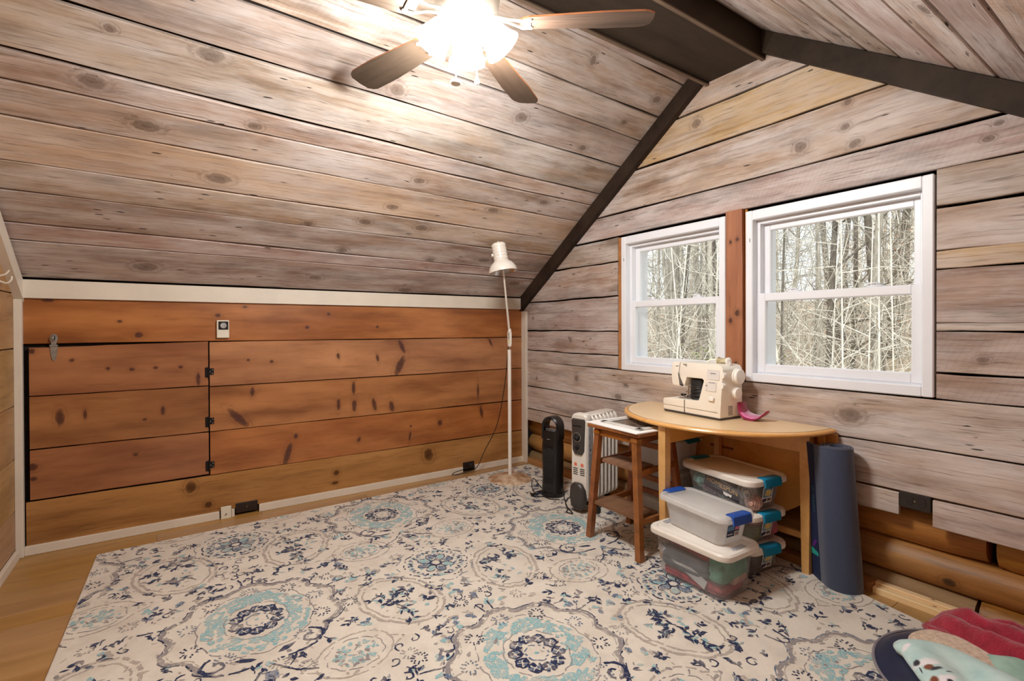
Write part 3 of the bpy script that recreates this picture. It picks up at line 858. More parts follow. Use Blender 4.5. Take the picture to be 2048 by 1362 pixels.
for k in range(5):
    a = radians(34.55+72*k)
    xf = Matrix.Rotation(a, 4, 'Z') @ Matrix.Translation((0, 0, 0)) @ Matrix.Rotation(radians(11), 4, 'X')
    out = []
    N_ = 26
    def hw(r):
        t = (r-0.19)/(0.663-0.19)
        w_ = 0.048+0.020*min(1, t*1.6)
        if t > 0.90: w_ *= sqrt(max(0.0, 1-((t-0.90)/0.10)**2*0.62))
        if t < 0.10: w_ *= sqrt(max(0.05, 1-((0.10-t)/0.10)**2*0.75))
        return w_
    rs = [0.19+(0.663-0.19)*i/N_ for i in range(N_+1)]
    rim = [(r, hw(r)) for r in rs]+[(0.667, 0.0)]+[(r, -hw(r)) for r in reversed(rs)]
    b = MB()
    b.loft([[(x, y, -0.003) for x, y in rim], [(x, y, 0.003) for x, y in rim]], 0)
    for i in range(len(b.m)-2): b.m[i] = 1
    bl_ = b.build('blade', [M_blade, M_blade_edge], fan, rot=xf.to_euler())
    ir = MB()
    ir.tube([(0.10, 0.012, 0.02), (0.15, 0.014, 0.008), (0.20, 0.03, -0.006), (0.235, 0.032, -0.006)], 0.006, 8)
    ir.tube([(0.10, -0.012, 0.02), (0.15, -0.014, 0.008), (0.20, -0.03, -0.006), (0.235, -0.032, -0.006)], 0.006, 8)
    ir.box((0.225, 0, -0.006), (0.014, 0.075, 0.005), 0, 0.002)
    ir.build('blade_bracket', M_white_metal, bl_, smooth=50)
for k in range(4):
    a = radians(-29+90*k)
    xf = Matrix.Rotation(a, 4, 'Z')
    arm = MB().tube([tuple(xf @ Vector(p)) for p in bez([(0.03, 0, -0.01), (0.045, 0, 0.02), (0.064, 0, 0.006)], 4)], 0.010, 10)
    arm = arm.build('lamp_arm', M_white_metal, fan, smooth=50)
    tl = Matrix.Translation((0.060, 0, 0.008)) @ Matrix.Rotation(radians(140), 4, 'Y')
    sh = MB()
    sh.lathe([(0.020, -0.012), (0.024, 0.0), (0.036, 0.012), (0.047, 0.035), (0.052, 0.060), (0.059, 0.088), (0.071, 0.112), (0.069, 0.113), (0.056, 0.088), (0.049, 0.06), (0.044, 0.036), (0.032, 0.014), (0.018, 0.004)], 28, xf=xf @ tl)
    sh.build('glass_shade', M_shade, arm, smooth=60, solid=True)
    c = xf @ tl @ Vector((0, 0, 0.06))
    bu = MB(); bu.sphere(tuple(c), 0.024, 14, 10)
    bu.build('light_bulb', M_shade, arm, smooth=60)
    ld = bpy.data.lights.new('bulb_light', 'POINT')
    ld.energy = BULB_W; ld.color = BULB_COL; ld.shadow_soft_size = 0.045
    lo = bpy.data.objects.new('bulb_light', ld)
    lo.location = tuple(xf @ tl @ Vector((0, 0, 0.135)))
    lo.parent = fan
    COL.objects.link(lo)
def off_img(du, dz):  # a small step along the picture's right for the chains
    return (0.825*du, -0.5645*du, dz)
pc = MB()
p0 = off_img(-0.040, -0.13); p1 = off_img(-0.040, -0.196)
for i in range(14):
    t = i/13
    pc.sphere((p0[0], p0[1], p0[2]+(p1[2]-p0[2])*t), 0.0028, 6, 4)
pc.tube([p0, p1], 0.0012, 6)
ch = pc.build('pull_chain', M_white_metal, fan, smooth=60)
MB().sphere((p1[0], p1[1], p1[2]-0.012), (0.021, 0.021, 0.011), 18, 10).build('chain_fob', M_sew_white, ch, smooth=60)
pc = MB()
p0 = off_img(0.036, -0.13); p1 = off_img(0.036, -0.182)
for i in range(11):
    t = i/10
    pc.sphere((p0[0], p0[1], p0[2]+(p1[2]-p0[2])*t), 0.0028, 6, 4)
pc.tube([p0, p1], 0.0012, 6)
ch = pc.build('pull_chain', M_white_metal, fan, smooth=60)
MB().lathe([(0.001, 0.0), (0.004, -0.008), (0.010, -0.022), (0.009, -0.030), (0.002, -0.036)], 14, xf=Matrix.Translation(p1)).build('chain_fob', M_sew_white, ch, smooth=60)

# ------------------------------------------------------------------ woods outside
M_ground = pbr('leaf_litter', lin(186, 168, 146), 0.95, col2=lin(136, 118, 98), vscale=9.0, bump=0.6, bscale=30)
gm = MB()
gx = [0.6+i*1.6 for i in range(40)]; gy = [-26+j*1.7 for j in range(56)]
def ground_z(x, y):
    return -2.7+0.125*max(0, x-3)+0.22*sin(x*0.31+y*0.17)+0.15*sin(y*0.43-x*0.2)
vs = [(x, y, ground_z(x, y)) for x in gx for y in gy]
ny = len(gy)
gm.add(vs, [(i*ny+j, (i+1)*ny+j, (i+1)*ny+j+1, i*ny+j+1) for i in range(len(gx)-1) for j in range(ny-1)])
tag(gm.build('wooded_hillside', M_ground, smooth=180, solid=False), kind='structure')

BARK = {
 'dark': pbr('dark_bark', lin(112, 106, 98), 0.9, col2=lin(72, 68, 62), vscale=14, bump=0.5, stretch=(1, 1, 0.2)),
 'grey': pbr('grey_bark', lin(168, 162, 150), 0.9, col2=lin(116, 112, 104), vscale=14, bump=0.5, stretch=(1, 1, 0.2)),
 'pale': pbr('pale_bark', lin(226, 220, 208), 0.85, col2=lin(180, 174, 162), vscale=14, bump=0.3, stretch=(1, 1, 0.3)),
}
BARK_TXT = {'dark': ('dark bare trunk far back in the woods, one of many alike', 'dark trunks in the woods'),
            'grey': ('mid grey bare tree far back in the woods, one of many alike', 'grey trees in the woods'),
            'pale': ('slender pale tree far back in the woods, one of many alike', 'pale saplings in the woods')}
def tree(x, y, r, H, kind, lean, seed, nbr=9, label=None):
    rr = random.Random(seed)
    z0 = ground_z(x, y)-0.2
    root = tag(empty('tree', (x, y, z0)), label or BARK_TXT[kind][0], 'tree', None if label else BARK_TXT[kind][1])
    n = 9; path = []
    for i in range(n+1):
        t = i/n
        path.append((lean[0]*t*H+0.25*r*8*sin(t*5+seed), lean[1]*t*H+0.25*r*8*sin(t*4.3+seed*1.7), t*H))
    MB().tube(path, [r*(1.25 if i == 0 else 1)*(1-0.75*i/n) for i in range(n+1)], 7).build('trunk', BARK[kind], root, smooth=60)
    for k in range(nbr):
        t = rr.uniform(0.12, 0.95)
        f = t*n; i = min(int(f), n-1); q = Vector(path[i]).lerp(Vector(path[i+1]), f-i)
        a = rr.uniform(0, 6.283); L = rr.uniform(0.5, 2.6)*(0.5+r*4)
        el = rr.uniform(0.15, 1.0)
        d = Vector((cos(a)*cos(el), sin(a)*cos(el), sin(el)))
        side = d.cross(Vector((0, 0, 1))).normalized()*rr.uniform(-0.25, 0.25)
        p1 = q+d*L*0.5+side*L*0.3; p2 = q+d*L+Vector((0, 0, L*rr.uniform(-0.1, 0.35)))
        b = MB(); rb = max(0.008, r*rr.uniform(0.16, 0.34))
        b.tube([q, p1, p2], [rb, rb*0.65, rb*0.25], 5)
        for _ in range(2):
            tt = rr.uniform(0.3, 0.9); s = Vector(q).lerp(Vector(p2), tt)
            e = s+Vector((rr.uniform(-1, 1), rr.uniform(-1, 1), rr.uniform(0, 1)))*L*0.4
            b.tube([s, e], [rb*0.4, rb*0.12], 4)
        b.build('branch', BARK[kind], root)
    return root
def plan(u, t):
    k = (u-1024)/F_PX
    return (-2.602+t*(0.5645+k*0.8254), -3.6235+t*(0.8254-k*0.5645))
TREES = [(1552,12,5,'dark',.05),(1575,15,7,'grey',0),(1603,10,6,'pale',-.16),(1622,17,6,'grey',.02),(1641,13,9,'grey',0),(1668,14,17,'dark',0),(1701,17,10,'dark',.01),(1742,14,19,'dark',0),
 (1777,13,20,'grey',0),(1800,21,13,'dark',0),(1820,15,10,'grey',.01),(1683,7,4,'pale',0),(1763,7.5,4.5,'pale',0),(1731,8,3.5,'pale',.02),(1790,9,3.5,'pale',-.02),(1650,9,3,'pale',.05),
 (1290,17,5,'grey',0),(1308,12,5,'dark',-.12),(1331,16,9,'grey',0),(1353,14,10,'grey',.01),(1375,17,9,'dark',0),(1396,19,7,'grey',0),(1411,22,6,'dark',0),(1426,14,5,'pale',.03),(1441,18,7,'grey',0),(1318,9,3.5,'pale',.1),(1388,10,3.5,'pale',-.08)]
TREE_LABELS = ['thin dark leaning trunk at the left edge of the wide window view', 'slim grey trunk just right of the leaning dark one, wide window', 'pale tree leaning strongly left in the wide window view',
 'slim grey trunk behind the pale leaning tree, wide window', 'straight grey trunk left of the thick dark trunk, wide window', 'thick dark trunk left of centre in the wide window view',
 'medium dark trunk at the centre of the wide window view', 'thickest dark trunk right of centre in the wide window view', 'thick grey trunk in the right third of the wide window view',
 'dark trunk farther back near the right edge of the wide window view', 'grey trunk at the right edge of the wide window view', 'near white sapling in front of the thick dark trunk, wide window',
 'near white sapling in front of the thick grey trunk, wide window', 'thin near sapling left of the thickest dark trunk, wide window', 'thin near sapling in the right third of the wide window view', 'thin near sapling left of centre in the wide window view',
 'slim grey trunk at the left edge of the narrow window view', 'dark trunk leaning left in the narrow window view', 'grey trunk left of centre in the narrow window view', 'wider grey trunk at the centre of the narrow window view',
 'dark trunk right of centre in the narrow window view', 'slim grey trunk in the right half of the narrow window view', 'slim dark trunk far back in the right half of the narrow window view', 'pale trunk near the right edge of the narrow window view',
 'grey trunk at the right edge of the narrow window view', 'near pale sapling leaning right in the narrow window view', 'near pale sapling leaning left in the narrow window view']
for k, (u, t, w_, kind, ln) in enumerate(TREES):
    x, y = plan(u, t)
    tree(x, y, w_/2/988*t, 11+(k*7 % 5), kind, (ln*0.8254, -ln*0.5645), 40+k, 12 if kind != 'pale' else 16, TREE_LABELS[k])
rr = random.Random(5)
for k in range(78):
    a = radians(rr.uniform(4, 52)); d = rr.uniform(17, 58)
    x, y = -2.6+d*cos(a), -3.6+d*sin(a)
    if x < 9: continue
    tree(x, y, rr.uniform(0.06, 0.2), rr.uniform(11, 17), rr.choice(['grey', 'grey', 'dark', 'pale', 'pale']), (rr.uniform(-.05, .05), rr.uniform(-.05, .05)), 200+k, 8)
# brush: thousands of thin twigs nobody could count
def twigs(name, count, seed, kind_mats, dist, zr, Lr, rad, label, cat):
    r2 = random.Random(seed); mb = MB()
    for _ in range(count):
        a = radians(r2.uniform(3, 54)); d = r2.uniform(*dist)**1.0
        x, y = -2.6+d*cos(a), -3.6+d*sin(a)
        if x < 2.6: continue
        z = ground_z(x, y)+r2.uniform(*zr)*(0.6+d/22)
        L = r2.uniform(*Lr)*(0.5+d/18)
        az = r2.uniform(0, 6.283); el = r2.uniform(-0.3, 1.45)
        D = Vector((cos(az)*cos(el), sin(az)*cos(el), sin(el)))
        q = Vector((x, y, z)); bend = Vector((r2.uniform(-1, 1), r2.uniform(-1, 1), r2.uniform(-1, 1)))*L*0.12
        r0 = rad*(0.45+d/16)*r2.uniform(0.5, 1.4)
        mb.tube([q, q+D*L*0.5+bend, q+D*L], [r0, r0*0.7, r0*0.3], 3, r2.randrange(len(kind_mats)), cap=False)
    o = mb.build(name, kind_mats, solid=False)
    tag(o, label, cat, kind='stuff')
    return o
twigs('bramble_thicket', 7000, 9, [BARK['pale'], BARK['pale'], BARK['grey']], (8, 34), (0.0, 3.0), (0.5, 1.6), 0.006, 'tangled pale brush and brambles on the hillside outside the windows', 'brush')
twigs('bare_twigs', 7000, 10, [BARK['pale'], BARK['grey'], BARK['grey']], (12, 50), (2.0, 9.0), (0.6, 2.2), 0.006, 'haze of fine bare twigs between the trees outside the windows', 'twigs')
M_leaf = pbr('olive_leaves', lin(150, 158, 104), 0.8, var=0.2)
M_dry = pbr('dry_oak_leaves', lin(186, 140, 108), 0.8, var=0.2)
def leaves(name, cx, cy, rx, ry, z0, h, n, mat, seed, label, cat):
    r2 = random.Random(seed); mb = MB()
    for _ in range(n):
        x, y = cx+r2.gauss(0, rx), cy+r2.gauss(0, ry); z = ground_z(x, y)+z0+r2.random()*h
        s = r2.uniform(0.03, 0.07); a = r2.uniform(0, 6.28); t = r2.uniform(-1, 1)
        u_ = Vector((cos(a), sin(a), t*0.6)).normalized()*s; v_ = Vector((-sin(a), cos(a), r2.uniform(-1, 1))).normalized()*s*0.5
        p = Vector((x, y, z))
        mb.add([p-u_, p-v_, p+u_, p+v_], [(0, 1, 2, 3)])
    tag(mb.build(name, mat, solid=False), label, cat, kind='stuff')
x, y = plan(1432, 13)
leaves('evergreen_shrub', x, y, 0.5, 0.5, 0.2, 2.6, 1300, M_leaf, 3, 'olive green shrub low behind the narrow window', 'shrub')
x, y = plan(1552, 11)
leaves('evergreen_shrub', x, y, 0.4, 0.4, 0.0, 2.0, 700, M_leaf, 4, 'small green shrub at the left edge of the wide window view', 'shrub')
x, y = plan(1760, 20)
leaves('dry_leaf_sprays', x, y, 2.2, 2.2, 0.5, 5.0, 1500, M_dry, 6, 'dry russet leaves clinging to twigs outside the wide window', 'leaves')

# ------------------------------------------------------------------ patterned rug
RUG_T = 0.011
M_rug = None
def rug_mats():
    def one(name, col, col2, sc):
        m, T, out = new_mat(name)
        oc = T.n('ShaderNodeTexCoord').outputs['Object']
        n1 = T.noise(oc, sc, 6, 0.65)
        n2 = T.noise(oc, 240.0, 3, 0.7)
        n3 = T.noise(oc, 2.2, 4, 0.6)
        c = T.mix(T.ramp(n1, 0.42, 0.72), col, col2)
        c = T.mix(T.math('MULTIPLY', T.ramp(n2, 0.35, 0.75), 0.30), c, tuple(x*0.62 for x in col))
        c = T.mix(T.math('MULTIPLY', T.ramp(n3, 0.52, 0.78), 0.22), c, lin(168, 156, 146))
        p = T.n('ShaderNodeBsdfPrincipled', {'Base Color': c, 'Roughness': 0.95, 'Sheen Weight': 0.25, 'Specular IOR Level': 0.1})
        b = T.n('ShaderNodeBump', {'Height': n2, 'Strength': 0.5, 'Distance': 0.003})
        T.nt.links.new(b.outputs[0], p.inputs['Normal'])
        T.nt.links.new(p.outputs[0], out.inputs[0])
        return m
    def yarn(name, col, keep):
        # a motif woven over the ground: missing tufts show the ground colour
        m, T, out = new_mat(name)
        oc = T.n('ShaderNodeTexCoord').outputs['Object']
        n1 = T.noise(oc, 150.0, 2, 0.6); n2 = T.noise(oc, 14.0, 3, 0.6)
        f = T.math('MULTIPLY', T.sstep(n1, keep, keep+0.14), T.ramp(n2, 0.15, 0.5))
        c = T.mix(f, lin(206, 194, 180), col)
        p = T.n('ShaderNodeBsdfPrincipled', {'Base Color': c, 'Roughness': 0.95, 'Sheen Weight': 0.2, 'Specular IOR Level': 0.1})
        b = T.n('ShaderNodeBump', {'Height': n1, 'Strength': 0.4, 'Distance': 0.003})
        T.nt.links.new(b.outputs[0], p.inputs['Normal'])
        T.nt.links.new(p.outputs[0], out.inputs[0])
        return m
    return [one('rug_ground', lin(226, 218, 204), lin(206, 196, 182), 7.0), yarn('rug_navy', lin(36, 48, 80), 0.24), yarn('rug_grey', lin(140, 134, 134), 0.28),
            yarn('rug_teal', lin(132, 178, 184), 0.36), yarn('rug_taupe', lin(168, 158, 148), 0.32), yarn('rug_slate', lin(92, 110, 134), 0.32)]
NAVY, GREY, TEAL, TAUPE, SLATE = 1, 2, 3, 4, 5
rug_poly = [(-2.945, -0.232), (-1.6, -0.188), (-0.04, -0.135), (-0.028, -1.2), (-0.027, -2.45), (-0.065, -2.66), (-0.122, -2.95), (-0.20, -3.4), (-0.30, -3.95), (-3.035, -3.95), (-2.985, -2.0), (-2.972, -1.34)]
def inside(x, y, m=0.0):
    c = False; n = len(rug_poly)
    for i in range(n):
        x1, y1 = rug_poly[i]; x2, y2 = rug_poly[(i+1) % n]
        if (y1 > y) != (y2 > y) and x < (x2-x1)*(y-y1)/(y2-y1)+x1: c = not c
    return c
class Motif:
    def __init__(s, mb, seed):
        s.mb = mb; s.r = random.Random(seed); s.z = {1: 0.0012, 2: 0.0009, 3: 0.0008, 4: 0.0006, 5: 0.0010}
    def poly(s, pts, mat):
        for p in pts:
            if not inside(*p): return
        z = RUG_T+s.z[mat]+s.r.random()*0.00008
        s.mb.add([(x, y, z) for x, y in pts], [tuple(range(len(pts)))], mat)
    def blob(s, x, y, rx, ry, a, mat, jit=0.25, n=9):
        ca, sa = cos(a), sin(a)
        pts = []
        for k in range(n):
            t = 2*pi*k/n; q = 1+s.r.uniform(-jit, jit)
            px, py = rx*q*cos(t), ry*q*sin(t)
            pts.append((x+px*ca-py*sa, y+px*sa+py*ca))
        s.poly(pts, mat)
    def leaf(s, x, y, L, w, a, mat):
        ca, sa = cos(a), sin(a); pts = []
        for t, q in ((0, 0), (.2, .7), (.45, 1), (.7, .75), (1, 0), (.7, -.7), (.45, -1), (.2, -.75)):
            px, py = L*t, w*q*(1+s.r.uniform(-.3, .3))
            pts.append((x+px*ca-py*sa, y+px*sa+py*ca))
        s.poly(pts, mat)
    def stroke(s, pts, w, mat, gap=0.1, jit=0.35):
        P = [Vector((*p, 0)) for p in pts]
        # resample
        L = [0]
        for i in range(len(P)-1): L.append(L[-1]+(P[i+1]-P[i]).length)
        n = max(2, int(L[-1]/0.012)); last = None; j = 0
        for i in range(n+1):
            d = L[-1]*i/n
            while j < len(L)-2 and L[j+1] < d: j += 1
            q = P[j].lerp(P[j+1], 0 if L[j+1] == L[j] else (d-L[j])/(L[j+1]-L[j]))
            t = (P[j+1]-P[j]); t = t.normalized() if t.length > 0 else Vector((1, 0, 0))
            nn = Vector((-t.y, t.x, 0)); ww = w*0.5*(1+s.r.uniform(-jit, jit)); off = nn*s.r.uniform(-.3, .3)*w
            cur = ((q+off+nn*ww), (q+off-nn*ww))
            if last and s.r.random() > gap:
                s.poly([(last[0].x, last[0].y), (cur[0].x, cur[0].y), (cur[1].x, cur[1].y), (last[1].x, last[1].y)], mat)
            last = cur
    def ring(s, x, y, rx, ry, w, mat, gap=0.1, lob=0, amp=0.0, rot=0.0, a0=0.0, a1=6.2832):
        n = 64; pts = []
        for k in range(n+1):
            t = a0+(a1-a0)*k/n; q = 1+amp*abs(sin(lob*t/2)) if lob else 1
            px, py = rx*q*cos(t), ry*q*sin(t)
            pts.append((x+px*cos(rot)-py*sin(rot), y+px*sin(rot)+py*cos(rot)))
        s.stroke(pts, w, mat, gap)
    def spiral(s, x, y, R, turns, a0, sgn, w, mat):
        pts = []
        for k in range(40):
            t = k/39; r = R*(1-0.8*t); a = a0+sgn*turns*2*pi*t
            pts.append((x+r*cos(a), y+r*sin(a)))
        s.stroke(pts, w, mat, 0.05)
    def rosette(s, x, y, r, mat):
        for k in range(9):
            a = 2*pi*k/9+s.r.uniform(-.15, .15)
            s.leaf(x+0.5*r*cos(a), y+0.5*r*sin(a), r*0.42, r*0.10, a, mat)
        for k in range(12):
            a = 2*pi*k/12
            if s.r.random() < .7: s.blob(x+r*cos(a), y+r*sin(a), .0045, .0035, a, mat)
    def sprig(s, x, y, a, sc, mat, mat2):
        r = s.r
        s.stroke([(x, y), (x+sc*0.5*cos(a), y+sc*0.5*sin(a)), (x+sc*cos(a+.3), y+sc*sin(a+.3))], 0.004, mat, .25)
        for k in range(r.randint(4, 6)):
            t = r.uniform(.2, 1.0); b = a+r.choice((-1, 1))*r.uniform(.5, 1.2)
            s.leaf(x+sc*t*cos(a), y+sc*t*sin(a), sc*r.uniform(.38, .66), sc*r.uniform(.08, .145), b, mat if r.random() < .75 else mat2)
def medallion(M, x, y, pale):
    nv = NAVY
    # stepped grey outline
    pts = []
    for k in range(0, 97):
        t = -pi/2+2*pi*k/96
        q = 0.285+0.026*abs(sin(5*t))+(0.014 if (k//5) % 2 else 0)
        if abs(t+pi/2) < 0.5 or abs(t-1.5*pi) < 0.5: continue
        pts.append((x+q*1.02*cos(t), y+q*0.98*sin(t)))
    M.stroke(pts, 0.017, GREY, .02)
    M.stroke([(x+(px-x)*1.04, y+(py-y)*1.04) for px, py in pts], 0.005, SLATE if pale else NAVY, .35)
    M.stroke([(x+(px-x)*0.95, y+(py-y)*0.95) for px, py in pts], 0.004, TAUPE, .3)
    # teal ring of curls
    for k in range(210):
        a = M.r.uniform(0, 2*pi); r = M.r.uniform(0.118, 0.196)
        M.blob(x+r*cos(a), y+r*1.15*sin(a), M.r.uniform(.010, .022), M.r.uniform(.006, .012), a+M.r.uniform(.8, 2.2), TEAL, .4)
    M.ring(x, y, .205, .235, .004, GREY, .2, 14, .06)
    M.ring(x, y, .112, .130, .004, GREY, .3, 10, .08)
    # navy blossoms
    for k in range(10):
        a = 2*pi*k/10+.2; r = 0.078
        cx, cy = x+r*cos(a), y+r*1.1*sin(a)
        M.ring(cx, cy, .021, .019, .009, nv, .10, 5, .25)
        for q in range(4):
            b = 2*pi*q/4+k
            M.leaf(cx+.004*cos(b), cy+.004*sin(b), .026, .009, b, nv if q % 2 else SLATE)
    M.ring(x, y, .036, .040, .006, SLATE, .3, 6, .2)
    M.blob(x, y, .008, .008, 0, TEAL)
    # rosettes between ring and outline
    for k in range(9):
        a = -pi/2+0.55+(2*pi-1.1)*k/8
        M.rosette(x+.248*cos(a), y+.248*sin(a), .034, NAVY if k % 2 else SLATE)
    # scrolls and buds under the medallion
    for sg in (-1, 1):
        M.spiral(x+sg*.16, y-.235, .052, 1.15, pi/2 if sg > 0 else pi/2, -sg, .010, nv)
        M.stroke([(x+sg*.185, y-.19), (x+sg*.215, y-.235), (x+sg*.18, y-.285), (x+sg*.12, y-.31), (x+sg*.04, y-.315)], .009, nv, .08)
        M.leaf(x+sg*.035, y-.275, .075, .012, (pi/2-1.15) if sg > 0 else (pi/2+1.15), nv)
        M.stroke([(x+sg*.01, y-.335), (x+sg*.07, y-.41), (x+sg*.14, y-.45)], .007, nv, .1)
        M.stroke([(x+sg*.02, y+.33), (x+sg*.03, y+.40)], .007, nv, .05)
        M.stroke([(x+sg*.31, y+.12), (x+sg*.40, y+.14)], .007, nv, .05)
    M.blob(x, y-.325, .014, .014, 0, TEAL)
    M.blob(x, y-.40, .022, .03, 0, SLATE, .4)
    for k in range(6):
        M.leaf(x+M.r.uniform(-.05, .05), y-.40+M.r.uniform(-.05, .03), .03, .008, M.r.uniform(0, 6.28), nv)
def flower(M, x, y):
    for k in range(60):
        a = M.r.uniform(0, 6.283); r = M.r.uniform(.03, .14); M.blob(x+r*cos(a), y+r*sin(a), .012, .006, a+M.r.uniform(.6, 2.4), TEAL if k % 3 else SLATE, .4)
    for k in range(8):
        a = 2*pi*k/8
        M.leaf(x+.04*cos(a), y+.04*sin(a), .055, .017, a, TEAL if k % 2 else SLATE)
        M.ring(x+.062*cos(a), y+.062*sin(a), .034, .022, .005, NAVY, .12, 0, 0, a)
    M.ring(x, y, .026, .026, .010, NAVY, .05)
    for k in range(30):
        a = 2*pi*k/30; M.leaf(x+.115*cos(a), y+.115*sin(a), .022, .007, a+M.r.uniform(-1, 1), NAVY if k % 3 else SLATE)
    M.ring(x, y, .148, .148, .007, NAVY, .45, 12, .10)
    for k in range(26):
        a = 2*pi*k/26; M.blob(x+.135*cos(a), y+.135*sin(a), .012, .006, a+1.3, TEAL if k % 2 else SLATE, .4)
    M.ring(x, y, .18, .18, .005, SLATE, .55, 10, .1)
    for k in range(8):
        a = 2*pi*k/8+.2; M.sprig(x+.19*cos(a), y+.19*sin(a), a, .055, NAVY, TEAL)
def oval(M, x, y, rot):
    for k in range(70):
        a = M.r.uniform(0, 6.283); r = sqrt(M.r.random())
        M.blob(x+.085*r*cos(a), y+.070*r*sin(a), M.r.uniform(.006, .014), M.r.uniform(.004, .008), M.r.uniform(0, 3), TEAL if M.r.random() < .75 else GREY, .4)
    M.ring(x, y, .10, .085, .004, GREY, .25, 10, .08)
    M.ring(x, y, .145, .115, .007, TAUPE, .1, 0, 0, rot)
    for sg in (-1, 1):
        M.stroke([(x+sg*.13, y+.04), (x+sg*.19, y), (x+sg*.13, y-.04)], .006, TAUPE, .15)
def paisley(M, x, y, rot):
    M.ring(x, y, .155, .215, .013, TAUPE, .05, 12, .04, rot)
    M.ring(x, y, .130, .186, .008, TAUPE, .10, 12, .05, rot)
    for k in range(16):
        a = rot+pi/2+M.r.uniform(-.3, .3); d = M.r.uniform(-.12, .12); e = M.r.uniform(-.06, .06)
        px, py = x+d*cos(rot+pi/2)+e*cos(rot), y+d*sin(rot+pi/2)+e*sin(rot)
        M.sprig(px, py, M.r.uniform(0, 6.28), M.r.uniform(.045, .07), NAVY, TEAL)
    for k in range(8):
        M.blob(x+M.r.uniform(-.09, .09), y+M.r.uniform(-.13, .13), .013, .008, M.r.uniform(0, 3), TEAL, .4)
rb = MB()
rb.loft([[(x, y, 0.0005) for x, y in rug_poly], [(x, y, RUG_T-0.002) for x, y in rug_poly], [(x+(0.004 if x < -1.5 else -0.004), y+(-0.004 if y > -1.5 else 0.004), RUG_T) for x, y in rug_poly]], 0)
MO = Motif(rb, 77)
PX = 1.634; MX, MY = -2.329, -1.368
occupied = []
for i in range(-3, 4):
    for j in range(-3, 4):
        for (ox, oy) in ((0, 0), (PX/2, PX/2)):
            x, y = MX+i*PX+ox, MY+j*PX+oy
            if not (-3.6 < x < 0.5 and -4.3 < y < 0.4): continue
            medallion(MO, x, y, x > -1.0); occupied.append((x, y, .33))
            fx, fy = x+PX/2, y+0.03
            flower(MO, fx, fy); occupied.append((fx, fy, .22))
            for sg in (-1, 1):
                paisley(MO, x+sg*.275, y+.635, -sg*.35); occupied.append((x+sg*.275, y+.635, .2))
                oval(MO, x+sg*.27, y-.44, sg*.3); occupied.append((x+sg*.27, y-.44, .16))
r3 = random.Random(8)
for k in range(4200):
    x, y = r3.uniform(-3.0, 0.0), r3.uniform(-3.9, -0.15)
    if any(hypot(x-a, y-b) < c for a, b, c in occupied): continue
    occupied.append((x, y, .039))
    q = r3.random()
    if q < .62: MO.sprig(x, y, r3.uniform(0, 6.28), r3.uniform(.035, .062), NAVY, r3.choice((TEAL, SLATE)))
    elif q < .74: MO.spiral(x, y, .026, .9, r3.uniform(0, 6), r3.choice((-1, 1)), .006, NAVY)
    elif q < .90:
        for _ in range(4): MO.blob(x+r3.uniform(-.02, .02), y+r3.uniform(-.02, .02), .016, .010, r3.uniform(0, 3), r3.choice((TEAL, SLATE, TAUPE)), .4)
    else: MO.rosette(x, y, .03, r3.choice((NAVY, GREY)))
for k in range(1500):
    x, y = r3.uniform(-3.0, 0.0), r3.uniform(-3.9, -0.15)
    MO.blob(x, y, r3.uniform(.006, .018), r3.uniform(.003, .008), r3.uniform(0, 3), TAUPE if k % 4 else GREY, .45, 7)
rug = rb.build('area_rug', rug_mats(), solid=False)
bm = bmesh.new(); bm.from_mesh(rug.data)
for f in bm.faces:
    if f.material_index > 0 and f.normal.z < 0: f.normal_flip()
bm.to_mesh(rug.data); bm.free()
tag(rug, 'large cream rug with navy and teal medallions covering the floor', 'rug')

# ------------------------------------------------------------------ small fixtures on the walls
def outlet(name, w, h, loc, rot, label, group=None):
    """Horizontal duplex outlet: local x across, y up, z out of the wall."""
    o = tag(empty(name, loc, rot), label, 'outlet', group)
    MB().box((0, 0, 0.0035), (w, h, 0.007), 0, 0.0025).build('cover_plate', M_bronze, o)
    for s in (-1, 1):
        f = MB().loft([rrect(0.034, 0.034, 0.010, 4, 0.0065, s*w*0.20), rrect(0.032, 0.032, 0.010, 4, 0.009, s*w*0.20)]).build('receptacle', M_bronze, o, smooth=40)
        sl_ = MB()
        for dy in (-0.006, 0.006):
            sl_.box((s*w*0.20-0.003, dy, 0.0092), (0.009, 0.0025, 0.001))
        sl_.cyl((s*w*0.20+0.010, 0, 0.0088), (s*w*0.20+0.010, 0, 0.0096), 0.003, n=8)
        sl_.build('slot', M_bronze_slot, f)
    MB().sphere((0, 0, 0.0072), (0.0035, 0.0035, 0.002), 10, 6).build('screw', M_brass, o, smooth=60)
    return o
ROT_B = (pi/2, 0, 0)                       # facing -Y (back wall)
ROT_R = Matrix(((0, 0, -1), (-1, 0, 0), (0, 1, 0))).to_euler()  # facing -X (gable)
outlet('wall_outlet', 0.128, 0.064, (-2.219, 0.0, 0.047), ROT_B, 'dark brown outlet in the baseboard gap beside the ivory plate')
outlet('wall_outlet', 0.108, 0.062, (-0.572, -0.0, 0.052), ROT_B, 'dark brown outlet low on the pine wall near the floor lamp')
outlet('wall_outlet', 0.110, 0.068, (0.006, -2.857, 0.455), ROT_R, 'dark brown outlet set between grey boards right of the exercise mat')
MB_ = MB(); MB_.box((0.03, -2.857, 0.45), (0.04, 0.10, 0.07), 0, 0.003)
MB_.build('junction_box', M_bronze, wall_right)
pl = tag(empty('cable_plate', (-2.337, -0.018, 0.038)), 'small ivory cable plate on the baseboard under the access door', 'wall plate')
MB().box((0, -0.003, 0), (0.058, 0.007, 0.078), 0, 0.002).build('cover_plate', M_ivory, pl)
MB().cyl((0, -0.0065, -0.008), (0, -0.013, -0.008), 0.0045, n=10).build('jack', M_galv, pl, smooth=40)
